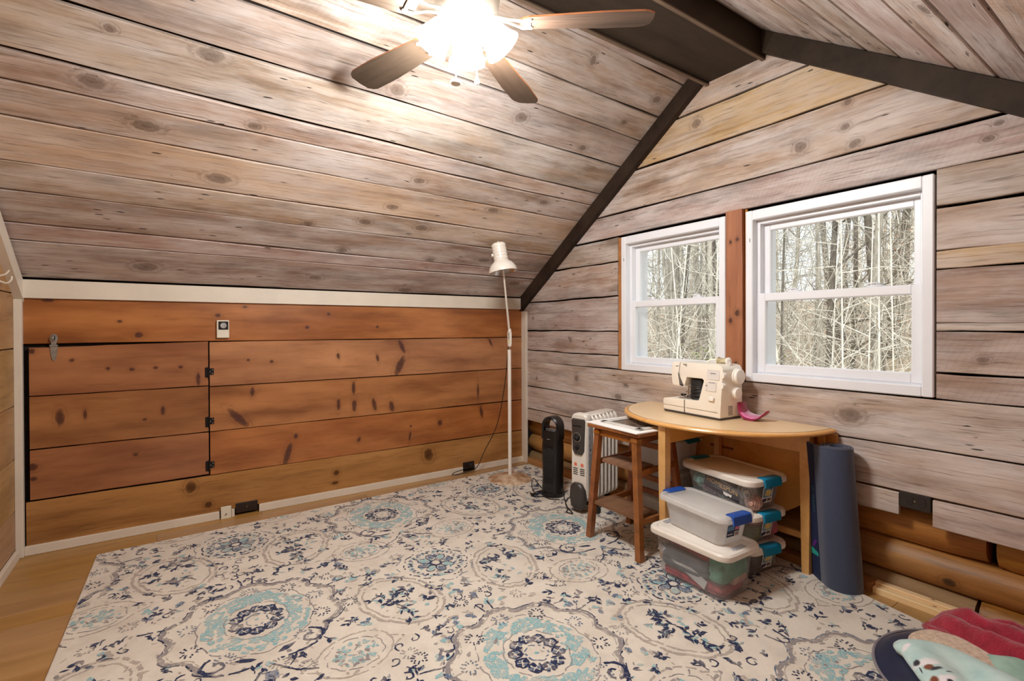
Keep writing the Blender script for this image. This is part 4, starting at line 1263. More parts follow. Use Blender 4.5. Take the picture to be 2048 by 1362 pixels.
th = tag(empty('thermostat', (-2.347, 0.0, 1.200)), 'small ivory thermostat with a round dial on the pine wall', 'thermostat')
MB().box((0, -0.011, 0), (0.068, 0.022, 0.112), 0, 0.003).build('body', M_ivory, th)
MB().box((0.002, -0.0228, 0.022), (0.054, 0.002, 0.052), 0).build('black_face', M_black, th)
MB().cyl((0.002, -0.023, 0.022), (0.002, -0.030, 0.022), 0.019, 0.017, 24).build('dial', M_galv, th, smooth=40)
hk = tag(empty('coat_hook', (X_L, -0.30, 1.445)), 'cream double coat hook on the tan board wall at far left', 'hook')
MB().box((0.003, 0, 0.0), (0.006, 0.02, 0.055), 0, 0.002).build('base_plate', M_cream, hk)
MB().tube(bez([(0.005, 0, -0.012), (0.03, 0, -0.022), (0.046, 0, -0.006), (0.048, 0, 0.012)], 5), 0.0048, 8).build('hook_arm', M_cream, hk, smooth=60)
MB().tube(bez([(0.005, 0, 0.012), (0.028, 0.0, 0.022), (0.04, 0, 0.042)], 5), 0.0045, 8).build('hook_arm', M_cream, hk, smooth=60)
for zc in (0.02, -0.02):
    pass
# pine strips left on the floor along the log wall
def strip(label, x0, x1, y0, y1, z1, mat, z0=0.0):
    o = plank_mesh(abs(y1-y0), x1-x0, z1-z0, 0.0008, 0.002, 8, int(abs(y0*100))).build('lumber_strip', mat, loc=((x0+x1)/2, (y0+y1)/2, z1), rot=(0, 0, -pi/2))
    tag(o, label, 'lumber', 'loose lumber along the log wall')
strip('long amber board on the floor running along the foot of the log wall', -0.005, 0.062, -0.03, -2.70, 0.040, M_old_lumber)
strip('front pale pine strip on the floor between exercise mat and red throw', 0.0, 0.036, -2.703, -3.45, 0.026, M_lumber)
strip('rear taller pale pine strip on the floor against the lowest log', 0.038, 0.073, -2.672, -3.45, 0.036, M_lumber)

# ------------------------------------------------------------------ floor lamp
BX, BY = -0.418, -0.396
lamp = tag(empty('floor_lamp', (BX, BY, RUG_T)), 'white reading floor lamp with rusty round base in the far corner', 'floor lamp')
m = MB(); m.lathe([(0.0015, 0.034), (0.03, 0.032), (0.10, 0.024), (0.155, 0.012), (0.17, 0.004), (0.172, 0.0)], 40, cap0=True, cap1=True)
m.build('base', M_rust, lamp, smooth=50)
MB().cyl((0, 0, 0.03), (0.0, 0.004, 1.02), 0.0145, n=14).build('pole', M_white_metal, lamp, smooth=50)
J0 = Vector((0, 0.004, 1.02)); HN = Vector((-0.614-BX, -0.606-BY, 1.625-RUG_T))
dr = (HN-Vector((0, 0.004, 1.13))).normalized()
jt = MB()
jt.loft([rrect(0.020, 0.030, 0.008, 4, 1.045), rrect(0.028, 0.034, 0.009, 4, 1.07), rrect(0.028, 0.034, 0.009, 4, 1.15), rrect(0.018, 0.024, 0.008, 4, 1.185)])
jn = jt.build('joint', M_white_metal, lamp, smooth=40)
MB().cyl((0, 0.004, 1.015), (0, 0.004, 1.05), 0.007, n=10).build('pin', M_chrome, jn, smooth=40)
xj = frame((-0.0148, -0.010, 1.115), (0.8254, -0.5645, 0), (0, 0, 1))
MB().box((-0.005, 0.012, 0.004), (0.005, 0.06, 0.003), 0, xf=frame((-0.0105, -0.0150, 1.115), (0.8254, -0.5645, 0), (0, 0, 1))).build('slot', M_ink, jn)
MB().box((-0.004, -0.028, 0.0045), (0.011, 0.022, 0.003), 0, xf=frame((-0.0105, -0.0150, 1.115), (0.8254, -0.5645, 0), (0, 0, 1))).build('sticker', M_label_yellow, jn)
MB().tube([(0, 0.004, 1.17), tuple(HN+dr*0.02)], [0.0085, 0.0065], 10).build('upper_rod', M_white_metal, lamp, smooth=50)
# head: axis points down and a little towards the room
ax = Vector((0.10, -0.16, -1)).normalized()
xh = frame(tuple(HN+Vector((-0.012, -0.012, 0.005))), Vector((1, 0, 0)).cross(ax).cross(ax)*-1, ax.cross(Vector((1, 0, 0))))
if (xh.to_3x3() @ Vector((0, 0, 1))).dot(ax) < 0:
    xh = xh @ Matrix.Rotation(pi, 4, 'X')
hd = MB()
prof = [(0.004, -0.208), (0.006, -0.196), (0.040, -0.194), (0.051, -0.186)]
for i in range(5):
    z = -0.178+i*0.022
    prof += [(0.053, z), (0.053, z+0.014), (0.050, z+0.017), (0.050, z+0.020)]
prof += [(0.052, -0.066), (0.056, -0.058), (0.080, -0.040), (0.098, -0.012), (0.104, 0.012), (0.104, 0.022), (0.100, 0.023)]
hd.lathe(prof, 36, xf=xh, cap0=True)
head = hd.build('lamp_head', M_white_metal, lamp, smooth=35)
rf = MB(); rf.lathe([(0.1005, 0.0225), (0.096, 0.006), (0.084, -0.014), (0.06, -0.036), (0.03, -0.05), (0.004, -0.054)], 32, xf=xh, cap1=True)
rf.build('reflector', M_chrome, head, smooth=60)
kn = MB(); kn.cyl((0, 0, 0), (0.0, 0, 0.045), 0.011, 0.012, 14)
kn.build('switch_knob', M_white_metal, head, smooth=40, loc=tuple(HN+Vector((-0.035, 0.02, 0.105))), rot=Vector((-0.83, 0.56, 0.05)).to_track_quat('Z', 'Y').to_euler())
cd = MB().tube(bez([(0.0, 0.02, 1.04), (-0.012, 0.05, 0.75), (-0.04, 0.12, 0.42), (-0.09, 0.24, 0.18), (-0.115, 0.31, 0.045), (-0.16, 0.335, 0.012), (-0.24, 0.33, 0.006), (-0.30, 0.315, 0.006), (-0.335, 0.335, 0.008), (-0.30, 0.345, 0.02), (-0.20, 0.35, 0.03), (-0.155, 0.375, 0.044)], 8), 0.0032, 7)
cd.build('power_cord', M_cord, lamp, smooth=60)
MB().box((-0.150, 0.376, 0.045), (0.024, 0.022, 0.026), 0, 0.004).build('plug', M_black_matte, lamp)

# ------------------------------------------------------------------ black tower fan heater
tw = tag(empty('tower_heater', (-0.375, -0.880, RUG_T), (0, 0, radians(18))), 'black ceramic tower heater with loop handle beside the radiator', 'heater')
# local -x faces the camera side, y is width
m = MB()
m.loft([rrect(0.155, 0.165, 0.075, 6, 0.0), rrect(0.160, 0.170, 0.078, 6, 0.012), rrect(0.156, 0.166, 0.076, 6, 0.030)])
m.build('base', M_black, tw, smooth=40)
m = MB()
secs = [(0.028, .126, .156), (0.06, .120, .152), (0.14, .116, .146), (0.30, .112, .144), (0.365, .108, .143), (0.385, .098, .142), (0.44, .094, .140), (0.458, .088, .136)]
m.loft([rrect(a, b, 0.05 if z < 0.2 else 0.034, 6, z) for z, a, b in secs])
m.build('body', M_black, tw, smooth=40)
# loop handle: a broad band arched over the top
bp = [(0, -0.062, 0.40)] + [(0, -0.062*cos(t), 0.487+0.066*sin(t)) for t in [pi*i/14 for i in range(15)]] + [(0, 0.062, 0.40)]
loops = []
for i, (x, y_, z_) in enumerate(bp):
    q0 = Vector(bp[max(i-1, 0)]); q1 = Vector(bp[min(i+1, len(bp)-1)]); t = (q1-q0).normalized(); nn = Vector((0, -t.z, t.y))
    wv = 0.047
    c_ = Vector((0, y_, z_))
    loops.append([tuple(c_+Vector((sx*wv*k, 0, 0))+nn*d) for sx, k, d in ((-1, .80, 0.010), (1, .80, 0.010), (1, 1, 0.0), (1, .8, -0.010), (-1, .8, -0.010), (-1, 1, 0.0))])
MB().loft(loops).build('handle', M_black, tw, smooth=40)
MB().loft([rrect(0.085, 0.098, 0.03, 5, 0.460), rrect(0.075, 0.088, 0.028, 5, 0.468)]).build('control_panel', M_charcoal, tw, smooth=40)
cp = MB()
for i in range(4):
    cp.box((-0.022, -0.033+i*0.022, 0.470), (0.018, 0.014, 0.006), 0, 0.002)
cp.build('button', M_grey_btn, tw)
gr = MB()
for i in range(26):
    gr.box((-0.0605, 0, 0.095+i*0.0105), (0.006, 0.070, 0.0045), 0, 0.001)
fr = MB().loft([rrect(0.245, 0.088, 0.042, 8, 0.0), rrect(0.235, 0.080, 0.04, 8, 0.004)], xf=Matrix(((0, 0, -1, -0.0575), (0, 1, 0, 0), (1, 0, 0, 0.225), (0, 0, 0, 1)))).build('grille_surround', M_black_matte, tw, smooth=40)
g_ = gr.build('grille', M_black, tw)
for ch_ in (g_,): ch_['kind'] = 'stuff'
MB().box((-0.058, 0.0, 0.405), (0.003, 0.026, 0.004)).build('badge', M_galv, tw)
cd = MB().tube(bez([(0.05, 0.07, 0.02), (0.02, 0.11, 0.02), (-0.04, 0.14, 0.10), (-0.07, 0.135, 0.05), (-0.08, 0.10, 0.006), (-0.04, 0.12, 0.006), (0.0, 0.10, 0.006), (-0.06, 0.085, 0.008), (-0.11, 0.10, 0.006), (-0.115, 0.06, 0.006), (-0.09, 0.02, 0.006), (-0.10, -0.05, 0.005), (-0.07, -0.10, 0.005)], 7), 0.0033, 7)
cd.build('power_cord', M_cord, tw, smooth=60)
MB().cyl((-0.125, 0.085, 0.012), (-0.11, 0.115, 0.012), 0.011, 0.008, 10).build('plug', M_black_matte, tw, smooth=40)

# ------------------------------------------------------------------ oil-filled radiator
rd = tag(empty('oil_radiator', (-0.455, -1.243, RUG_T), (0, 0, radians(11))), 'putty white oil-filled radiator with dark control panel behind the step stool', 'heater')
def rr_x(wy, hz, r, x, cy=0.0, cz=0.0, n=5):
    return [(x, cy+a, cz+b) for a, b, _ in rrect(wy, hz, r, n)]
m = MB()
m.loft([rr_x(0.112, 0.545, 0.03, 0.0, 0, 0.355), rr_x(0.128, 0.562, 0.035, 0.010, 0, 0.355), rr_x(0.130, 0.564, 0.035, 0.052, 0, 0.355), rr_x(0.120, 0.55, 0.03, 0.06, 0, 0.355)])
m.build('front_cover', M_rad, rd, smooth=40)
cpx = [(-0.046, .605), (0.046, .605), (0.052, .590), (0.044, .400), (0.026, .374), (-0.026, .374), (-0.044, .400), (-0.052, .590)]
m = MB(); m.loft([[(0.004, a, b) for a, b in cpx], [(-0.010, a*0.97, 0.49+(b-0.49)*0.985) for a, b in cpx], [(-0.013, a*0.86, 0.49+(b-0.49)*0.95) for a, b in cpx]])
pn = m.build('control_panel', M_charcoal, rd, smooth=30)
MB().box((-0.0135, 0.0, .560), (0.004, 0.066, 0.007), 0, 0.001).build('grip_slot', M_bronze_slot, pn)
rg = MB(); rg.lathe([(0.030, 0.0), (0.031, 0.004), (0.027, 0.005), (0.026, 0.0)], 28, xf=Matrix(((0, 0, -1, -0.012), (0, 1, 0, 0.004), (1, 0, 0, .487), (0, 0, 0, 1))))
rg.build('dial_ring', M_galv, pn, smooth=40)
kb = MB(); kb.lathe([(0.024, 0.0), (0.022, 0.012), (0.02, 0.014)], 24, cap1=True, xf=Matrix(((0, 0, -1, -0.012), (0, 1, 0, 0.004), (1, 0, 0, .487), (0, 0, 0, 1))))
kb.box((0, 0, 0.016), (0.012, 0.042, 0.012), 0, 0.003, xf=Matrix(((0, 0, -1, -0.012), (0, 1, 0, 0.004), (1, 0, 0, .487), (0, 0, 0, 1))))
kb.build('thermostat_knob', M_black_matte, pn, smooth=40)
kb = MB(); kb.lathe([(0.016, 0.0), (0.015, 0.010), (0.013, 0.012)], 20, cap1=True, xf=Matrix(((0, 0, -1, -0.012), (0, 1, 0, 0.004), (1, 0, 0, .424), (0, 0, 0, 1))))
kb.box((0, 0, 0.014), (0.024, 0.009, 0.010), 0, 0.002, xf=Matrix(((0, 0, -1, -0.012), (0, 1, 0, 0.004), (1, 0, 0, .424), (0, 0, 0, 1))))
kb.build('switch_knob', M_black_matte, pn, smooth=40)
for k in range(4):
    for s in (-1, 1):
        v = MB().box((-0.0005, s*0.027, .245+k*0.0125), (0.004, 0.036, 0.005), 0, 0.001).build('vent_slot', M_bronze_slot, rd)
for s in (-1, 1):
    MB().cyl((0.001, s*0.026, .308), (-0.001, s*0.026, .308), 0.012, n=16).build('warning_mark', M_red_mark, rd)
dm = [(0.0, .195), (0.035, .192), (0.056, .165), (0.060, .10), (0.052, .045), (0.02, .02), (-0.03, .02), (-0.052, .045), (-0.060, .10), (-0.056, .150), (-0.03, .19)]
m = MB(); m.loft([[(0.006, a, b) for a, b in dm], [(-0.020, a*0.97, 0.10+(b-0.10)*0.97) for a, b in dm], [(-0.030, a*0.78, 0.10+(b-0.10)*0.80) for a, b in dm], [(-0.031, a*0.5, 0.10+(b-0.10)*0.5) for a, b in dm]])
m.build('cord_cover', M_charcoal, rd, smooth=50)
m = MB(); m.box((0.052, -0.0655, .355), (0.052, 0.0012, .50), 0)
lb = MB().box((0.034, -0.0655, .37), (0.040, 0.0016, .46), 0).build('side_label', M_rad_label, rd)
tk = MB()
r5 = random.Random(4)
for z0_ in (.42, .26):
    for i in range(11):
        tk.box((0.034+r5.uniform(-.008, .008), -0.0668, z0_+i*0.0115), (r5.uniform(.006, .014), 0.0006, 0.0028))
    tk.box((0.034, -0.0668, z0_-0.012), (0.012, 0.0006, 0.009))
tk.build('label_print', M_ink, lb)
MB().box((0.036, -0.0655, .105), (0.036, 0.0018, .06), 0).build('rating_plate', M_charcoal, rd)
for k in range(7):
    x = 0.083+k*0.043
    f = MB()
    f.loft([rr_x(0.128, 0.545, 0.045, x-0.011, 0, 0.345, 6), rr_x(0.140, 0.560, 0.05, x-0.004, 0, 0.345, 6), rr_x(0.140, 0.560, 0.05, x+0.004, 0, 0.345, 6), rr_x(0.128, 0.545, 0.045, x+0.011, 0, 0.345, 6)])
    f.build('fin', M_rad, rd, smooth=40)
m = MB(); m.cyl((0.05, 0, 0.56), (0.345, 0, 0.56), 0.038, n=14); m.cyl((0.05, 0, 0.13), (0.345, 0, 0.13), 0.038, n=14); m.box((0.21, 0, 0.345), (0.27, 0.03, 0.44))  # tubes plus a filler slab, coloured dark to paint shade between the fins
m.build('tubes_and_gap_fill', M_rad_dark, rd, smooth=40)
m = MB(); m.box((0.215, 0, 0.615), (0.30, 0.086, 0.022), 0, 0.008)
m.build('top_cover', M_rad, rd, smooth=40)
for x in (0.07, 0.30):
    ax_ = MB(); ax_.box((x, 0, 0.045), (0.03, 0.19, 0.014), 0, 0.004)
    a_ = ax_.build('foot_bar', M_black_matte, rd)
    for s in (-1, 1):
        MB().cyl((x, s*0.085, 0.020), (x, s*0.107, 0.020), 0.020, n=16).build('wheel', M_black_matte, a_, smooth=40)
cd = MB().tube(bez([(-0.02, 0.05, 0.10), (-0.03, 0.085, 0.05), (-0.02, 0.075, 0.006), (-0.06, 0.055, 0.006), (-0.055, 0.01, 0.006), (-0.03, 0.05, 0.012), (-0.01, 0.09, 0.02), (-0.03, 0.10, 0.10), (-0.02, 0.075, 0.13)], 7), 0.0033, 7)
cd.build('power_cord', M_cord, rd, smooth=60)

# ------------------------------------------------------------------ step stool
st = tag(empty('step_stool', (-0.485, -1.74, RUG_T)), 'brown wooden two-step stool holding a matted picture', 'step stool')
def leg(p0, p1, s=0.034):
    P0, P1 = Vector(p0), Vector(p1)
    h = s/2
    return MB().loft([[(p.x-h, p.y-h, p.z), (p.x+h, p.y-h, p.z), (p.x+h, p.y+h, p.z), (p.x-h, p.y+h, p.z)] for p in (P0, P1)])
def rel(x, y, z): return (x+0.485, y+1.74, z-RUG_T)
LEGS = {'fl': ((-0.650, -1.552, RUG_T), (-0.652, -1.628, 0.645)), 'fr': ((-0.655, -1.922, RUG_T), (-0.652, -1.895, 0.645)),
        'rl': ((-0.315, -1.548, RUG_T), (-0.335, -1.600, 0.645)), 'rr': ((-0.318, -1.945, RUG_T), (-0.335, -1.852, 0.645))}
for k, (a, b) in LEGS.items():
    lg = leg(rel(*a), rel(*b)).build('leg', M_stool, st)
def at_leg(k, z):
    a, b = LEGS[k]; t = (z-a[2])/(b[2]-a[2])
    return tuple(a[i]+(b[i]-a[i])*t for i in range(3))
def bar(p, q, w, h, name, mat=M_stool, bev=0.002):
    p, q = Vector(rel(*p)), Vector(rel(*q)); d = q-p
    z = Vector((0, 0, 1))
    MB().box((d.length/2, 0, 0), (d.length, w, h), 0, bev, xf=frame(p, d, z.cross(d))).build(name, mat, st)
for z in (0.205, 0.45, 0.615):
    for a, b in (('fl', 'rl'), ('fr', 'rr')):
        bar(at_leg(a, z), at_leg(b, z), 0.018, 0.030, 'side_rail')
for z in (0.25, 0.33, 0.52, 0.615):
    bar(at_leg('rl', z), at_leg('rr', z), 0.018, 0.030, 'rear_rail')
bar(at_leg('fl', 0.622), at_leg('fr', 0.622), 0.020, 0.034, 'front_rail')
for (z, x0, x1, yl, yr) in ((0.228, -0.655, -0.485, -1.590, -1.898), (0.474, -0.642, -0.500, -1.640, -1.882)):
    td = tag(empty('tread', rel((x0+x1)/2, (yl+yr)/2, z), parent=st))
    n = 7; w = (x1-x0)/n
    m = MB()
    for i in range(n):
        m.box((x0+w*(i+0.5)-(x0+x1)/2, 0, -0.006), (w-0.003, abs(yr-yl), 0.012), 0, 0.0015)
    m.box((0, 0, -0.013), (x1-x0, abs(yr-yl), 0.010), 0, 0.001)
    td2 = m.build('tread', M_tread, st, loc=tuple(td.location))
    bpy.data.objects.remove(td)
MB().box((0, 0, -0.009), (0.385, 0.375, 0.018), 0, 0.003).build('top_board', M_stool, st, loc=rel(-0.490, -1.752, 0.663))
for k in ('fl', 'fr'):
    x, y, z = at_leg(k, 0.628)
    MB().box((0, 0, 0), (0.044, 0.044, 0.026), 0, 0.004).build('leg_cap', M_stool, st, loc=rel(x, y, z-0.005))

# matted picture lying on the stool
pf = tag(empty('matted_picture', (-0.512, -1.750, 0.664), (0, 0, radians(-3.0))), 'white matted picture with a dark photo lying on the step stool', 'picture')
MB().box((0, 0, 0.003), (0.345, 0.392, 0.006), 0, 0.001).build('mount_board', M_mat_print, pf)
m = MB()
for (cx_, cy_, sx_, sy_) in ((-0.108, 0, 0.034, 0.30), (0.108, 0, 0.034, 0.30), (0, -0.133, 0.25, 0.034), (0, 0.133, 0.25, 0.034)):
    m.box((cx_+0.01, cy_-0.01, 0.010), (sx_, sy_, 0.008), 0, 0.003)
m.build('inner_frame', M_silver_line, pf)
M_photo = pbr('dark_photo_print', lin(66, 56, 50), 0.25, col2=lin(134, 124, 112), vscale=14, stretch=(1, 4, 1))
MB().box((0.01, -0.01, 0.0068), (0.19, 0.24, 0.0012)).build('photo', M_photo, pf)

# ------------------------------------------------------------------ drop-leaf table
tb = tag(empty('drop_leaf_table', (-0.25, -2.0, RUG_T)), 'honey maple drop-leaf table with a rounded leaf against the gable wall', 'table')
def trel(x, y, z): return (x+0.25, y+2.0, z-RUG_T)
TA, TBB, TZ = 0.565, 0.550, 0.720
def half_ell(a, b, x0=-0.022, n=40):
    return [(x0-b*max(0, cos(t))**0.94, -2.0+a*sin(t)) for t in [-pi/2+pi*i/n for i in range(n+1)]]
def tl_(a, b, z, x0=-0.022): return [trel(x, y, z) for x, y in half_ell(a, b, x0)]
m = MB()
m.loft([tl_(TA-0.010, TBB-0.010, 0.697), tl_(TA-0.001, TBB-0.001, 0.703), tl_(TA, TBB, 0.709), tl_(TA-0.004, TBB-0.004, 0.715), tl_(TA-0.014, TBB-0.014, 0.7185), tl_(TA-0.020, TBB-0.020, 0.7195)])
top = m.build('tabletop', M_table, tb, smooth=35)
m = MB(); m.loft([tl_(TA-0.021, TBB-0.021, 0.7185, -0.023), tl_(TA-0.021, TBB-0.021, 0.7198, -0.023)])
m.build('groove_line', M_ink, top)
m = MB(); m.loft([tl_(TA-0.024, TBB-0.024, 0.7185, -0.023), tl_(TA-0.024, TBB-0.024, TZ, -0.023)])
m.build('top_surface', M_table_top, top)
# the other leaf hangs against the wall
m = MB()
lf = [(-2.0+TA*sin(t), 0.690-0.52*max(0, cos(t))**0.9) for t in [-pi/2+pi*i/40 for i in range(41)]]
m.loft([[trel(-0.020, y, z) for y, z in lf], [trel(-0.004, y, z) for y, z in lf]])
m.build('hanging_leaf', M_table, tb)
def tleg(x, y, z0, z1, s0, s1):
    return MB().loft([[trel(x-s/2, y-s/2, z), trel(x+s/2, y-s/2, z), trel(x+s/2, y+s/2, z), trel(x-s/2, y+s/2, z)] for s, z in ((s0, z0), (s1, z0+0.5), (s1, z1))])
for (x, y, s) in ((-0.522, -1.969, 0.043), (-0.078, -2.458, 0.046), (-0.048, -1.965, 0.03), (-0.040, -2.508, 0.026)):
    tleg(x, y, RUG_T, 0.697, s*0.72, s).build('leg', M_table, tb)
MB().box(trel(-0.285, -1.970, 0.650), (0.44, 0.020, 0.092), 0, 0.002).build('apron', M_table, tb)
MB().box(trel(-0.078, -2.21, 0.643), (0.020, 0.46, 0.104), 0, 0.002).build('apron', M_table, tb)
MB().box(trel(-0.052, -2.21, 0.176), (0.022, 0.46, 0.030), 0, 0.002).build('stretcher', M_table, tb)
MB().box(trel(-0.024, -2.06, 0.54), (0.012, 0.030, 0.075), 0, 0.003).build('leaf_cleat', M_table, tb)
MB().box(trel(-0.024, -1.98, 0.52), (0.008, 0.16, 0.012), 0, 0.002).build('leaf_batten', M_stool, tb)

# ------------------------------------------------------------------ sewing machine
sw = tag(empty('sewing_machine', (-0.266, -1.750, TZ), (0, 0, radians(-94.2))), 'cream domestic sewing machine standing on the drop-leaf table', 'sewing machine')
def fy(z): return 0.004+0.135*max(0, z-0.085)            # the front leans back above the bed
def sewprof(poly, name, mat, y1, round_=0.0, dy=0.0, bev=0.006):
    bm = bmesh.new()
    vs = [bm.verts.new((x, fy(z)+dy, z)) for x, z in poly]
    f = bm.faces.new(vs)
    r = bmesh.ops.extrude_face_region(bm, geom=[f])
    for v in r['geom']:
        if isinstance(v, bmesh.types.BMVert): v.co.y = y1
    bmesh.ops.recalc_face_normals(bm, faces=bm.faces)
    ed = [e for e in bm.edges if e.calc_face_angle(0) > 0.3]
    bmesh.ops.bevel(bm, geom=ed, offset=bev, segments=2, affect='EDGES', profile=0.6)
    me = bpy.data.meshes.new(name); bm.to_mesh(me); bm.free()
    me.materials.append(mat)
    me.polygons.foreach_set('use_smooth', [True]*len(me.polygons)); me.set_sharp_from_angle(angle=radians(40))
    o = bpy.data.objects.new(name, me); COL.objects.link(o); o.parent = sw
    return o
body = sewprof([(0.158, 0.010), (0.384, 0.010), (0.384, 0.262), (0.372, 0.280), (0.352, 0.286), (0.108, 0.286), (0.108, 0.205), (0.160, 0.205), (0.262, 0.205), (0.272, 0.195), (0.252, 0.094), (0.242, 0.086), (0.158, 0.084)], 'body', M_sew, 0.186)
sewprof([(0.004, 0.018), (0.014, 0.010), (0.156, 0.010), (0.156, 0.083), (0.010, 0.076), (0.002, 0.068)], 'extension_table', M_sew, 0.178, bev=0.007)
sewprof([(0.046, 0.276), (0.056, 0.286), (0.107, 0.286), (0.107, 0.270), (0.100, 0.235), (0.120, 0.165), (0.150, 0.160), (0.150, 0.154), (0.072, 0.154), (0.060, 0.165), (0.044, 0.235)], 'face_cover', M_sew, 0.172, bev=0.007)
sewprof([(0.104, 0.282), (0.158, 0.282), (0.158, 0.206), (0.150, 0.160), (0.122, 0.166), (0.103, 0.236)], 'needle_arm', M_sew, 0.170, bev=0.004)
m = MB(); m.loft([rrect(0.376, 0.176, 0.012, 3, 0.0, 0.194, 0.094), rrect(0.382, 0.184, 0.014, 3, 0.012, 0.194, 0.094)])
m.build('base', M_charcoal, sw, smooth=40)
m = MB()
m.box((0.157, 0.003, 0.046), (0.0012, 0.004, 0.074))
m.box((0.08, 0.0035, 0.040), (0.15, 0.003, 0.0012)); m.box((0.268, 0.0035, 0.040), (0.20, 0.003, 0.0012))
m.tube([(0.106, fy(0.284)-0.001, 0.284), (0.103, fy(.236)-0.001, 0.236), (0.121, fy(.168)-0.001, 0.168)], 0.0014, 6)
m.build('seam_line', M_sew_line, sw)
m = MB()
for (x0, x1, z0, z1) in ((0.290, 0.366, 0.205, 0.258), (0.305, 0.352, 0.146, 0.196), (0.286, 0.299, 0.146, 0.190)):
    m.loft([[(x0, fy(z0)-0.0008, z0), (x1, fy(z0)-0.0008, z0), (x1, fy(z1)-0.0008, z1), (x0, fy(z1)-0.0008, z1)], [(x0, fy(z0)+0.004, z0), (x1, fy(z0)+0.004, z0), (x1, fy(z1)+0.004, z1), (x0, fy(z1)+0.004, z1)]])
pnl = m.build('printed_panel', M_sew_panel, sw)
m = MB()
r6 = random.Random(2)
for (xc, zc, n_, w_) in ((0.330, 0.238, 7, 0.0045), (0.325, 0.190, 8, 0.0035)):
    for i in range(n_):
        m.box((xc-0.016+i*0.0048, fy(zc)-0.0012, zc+r6.uniform(-.0008, .0008)), (w_*0.75, 0.0006, r6.uniform(.003, .005)))
m.box((0.2925, fy(.172)-0.0016, 0.172), (0.006, 0.003, 0.006), 0, 0.001)
for i in range(5):
    m.box((0.078+i*0.0042, fy(.263)-0.0010, 0.263), (0.0030, 0.0008, r6.uniform(.003, .0042)))
m.build('panel_print', M_ink, pnl)
MB().box((0.330, fy(.108)-0.003, 0.106), (0.034, 0.012, 0.024), 0, 0.004).build('reverse_lever', M_sew_white, sw, smooth=40)
for (yy, zz, R_, ln) in ((0.140, 0.222, 0.040, 0.026), (0.128, 0.135, 0.030, 0.022)):
    xf = Matrix(((0, 0, 1, 0.383), (0, 1, 0, yy), (-1, 0, 0, zz), (0, 0, 0, 1)))
    m = MB(); m.lathe([(R_*1.08, 0.0), (R_*1.08, ln*0.35), (R_, ln*0.4), (R_*0.97, ln*0.9), (R_*0.9, ln), (R_*0.5, ln+0.001)], 32, xf=xf, cap1=True)
    m.build('hand_wheel' if R_ > 0.035 else 'stitch_dial', M_sew_white, sw, smooth=35)
for zz in (0.232, 0.178):
    xf = Matrix(((0, 1, 0, 0.376), (0, 0, 1, fy(zz)+0.012), (1, 0, 0, zz), (0, 0, 0, 1)))
    m = MB(); m.cyl((0, 0, -0.010), (0, 0, 0.010), 0.017, n=24, xf=xf)
    m.build('tension_dial', M_sew_white, sw, smooth=35)
m = MB()
for i in range(7):
    for j in range(1):
        m.box((0.3842, 0.088, 0.024+i*0.0072), (0.001, 0.036, 0.0028))
m.build('vent_slot', M_ink, sw)
MB().box((0.3845, 0.162, 0.055), (0.003, 0.014, 0.034), 0, 0.001).build('power_socket', M_black, sw)
m = MB(); m.box((0.3842, 0.158, 0.05), (0.0012, 0.040, 0.06), 0); m.build('socket_plate', M_sew_panel, sw)
# presser foot, needle and plate
m = MB()
m.cyl((0.118, 0.085, 0.092), (0.118, 0.085, 0.158), 0.0035, n=8); m.cyl((0.132, 0.085, 0.105), (0.132, 0.085, 0.158), 0.0022, n=8)
m.box((0.118, 0.075, 0.093), (0.022, 0.036, 0.010), 0, 0.003); m.box((0.104, 0.07, 0.100), (0.014, 0.02, 0.012), 0, 0.003); m.box((0.136, 0.08, 0.148), (0.022, 0.018, 0.012), 0, 0.003)
m.build('presser_foot', M_chrome, sw, smooth=40)
MB().box((0.118, 0.09, 0.0845), (0.07, 0.11, 0.003), 0, 0.001).build('needle_plate', M_chrome, sw)
m = MB(); m.cyl((0.100, 0.05, 0.150), (0.100, 0.05, 0.158), 0.008, n=12); m.box((0.098, 0.065, 0.098), (0.03, 0.016, 0.012), 0, 0.003)
m.build('foot_clamp', M_black, sw, smooth=40)
xf = Matrix(((0, 0, 1, 0.282), (0, 1, 0, 0.125), (-1, 0, 0, 0.301), (0, 0, 0, 1)))
m = MB(); m.lathe([(0.006, 0), (0.020, 0.0), (0.020, 0.006), (0.015, 0.008), (0.015, 0.056), (0.006, 0.056)], 20, xf=xf)
m.build('thread_spool', M_thread, sw, smooth=35)
m = MB(); m.lathe([(0.004, 0.056), (0.018, 0.056), (0.020, 0.066), (0.012, 0.074), (0.003, 0.074)], 20, xf=xf, cap1=True); m.lathe([(0.019, -0.003), (0.021, 0.0), (0.019, 0.003)], 20, xf=xf, cap0=True, cap1=True)
m.build('spool_cap', M_sew_white, sw, smooth=35)
m = MB(); m.cyl((0.352, 0.11, 0.284), (0.352, 0.11, 0.312), 0.0022, n=8); m.cyl((0.366, 0.11, 0.282), (0.366, 0.11, 0.300), 0.007, n=12); m.box((0.345, 0.12, 0.288), (0.014, 0.02, 0.008), 0, 0.002)
m.build('bobbin_winder', M_sew_panel, sw, smooth=40)
# carrying handle folded along the back
m = MB(); m.tube(bez([(0.19, 0.150, 0.286), (0.21, 0.155, 0.298), (0.25, 0.157, 0.300), (0.27, 0.15, 0.287)], 5), 0.006, 8)
m.build('carry_handle', M_sew_white, sw, smooth=50)

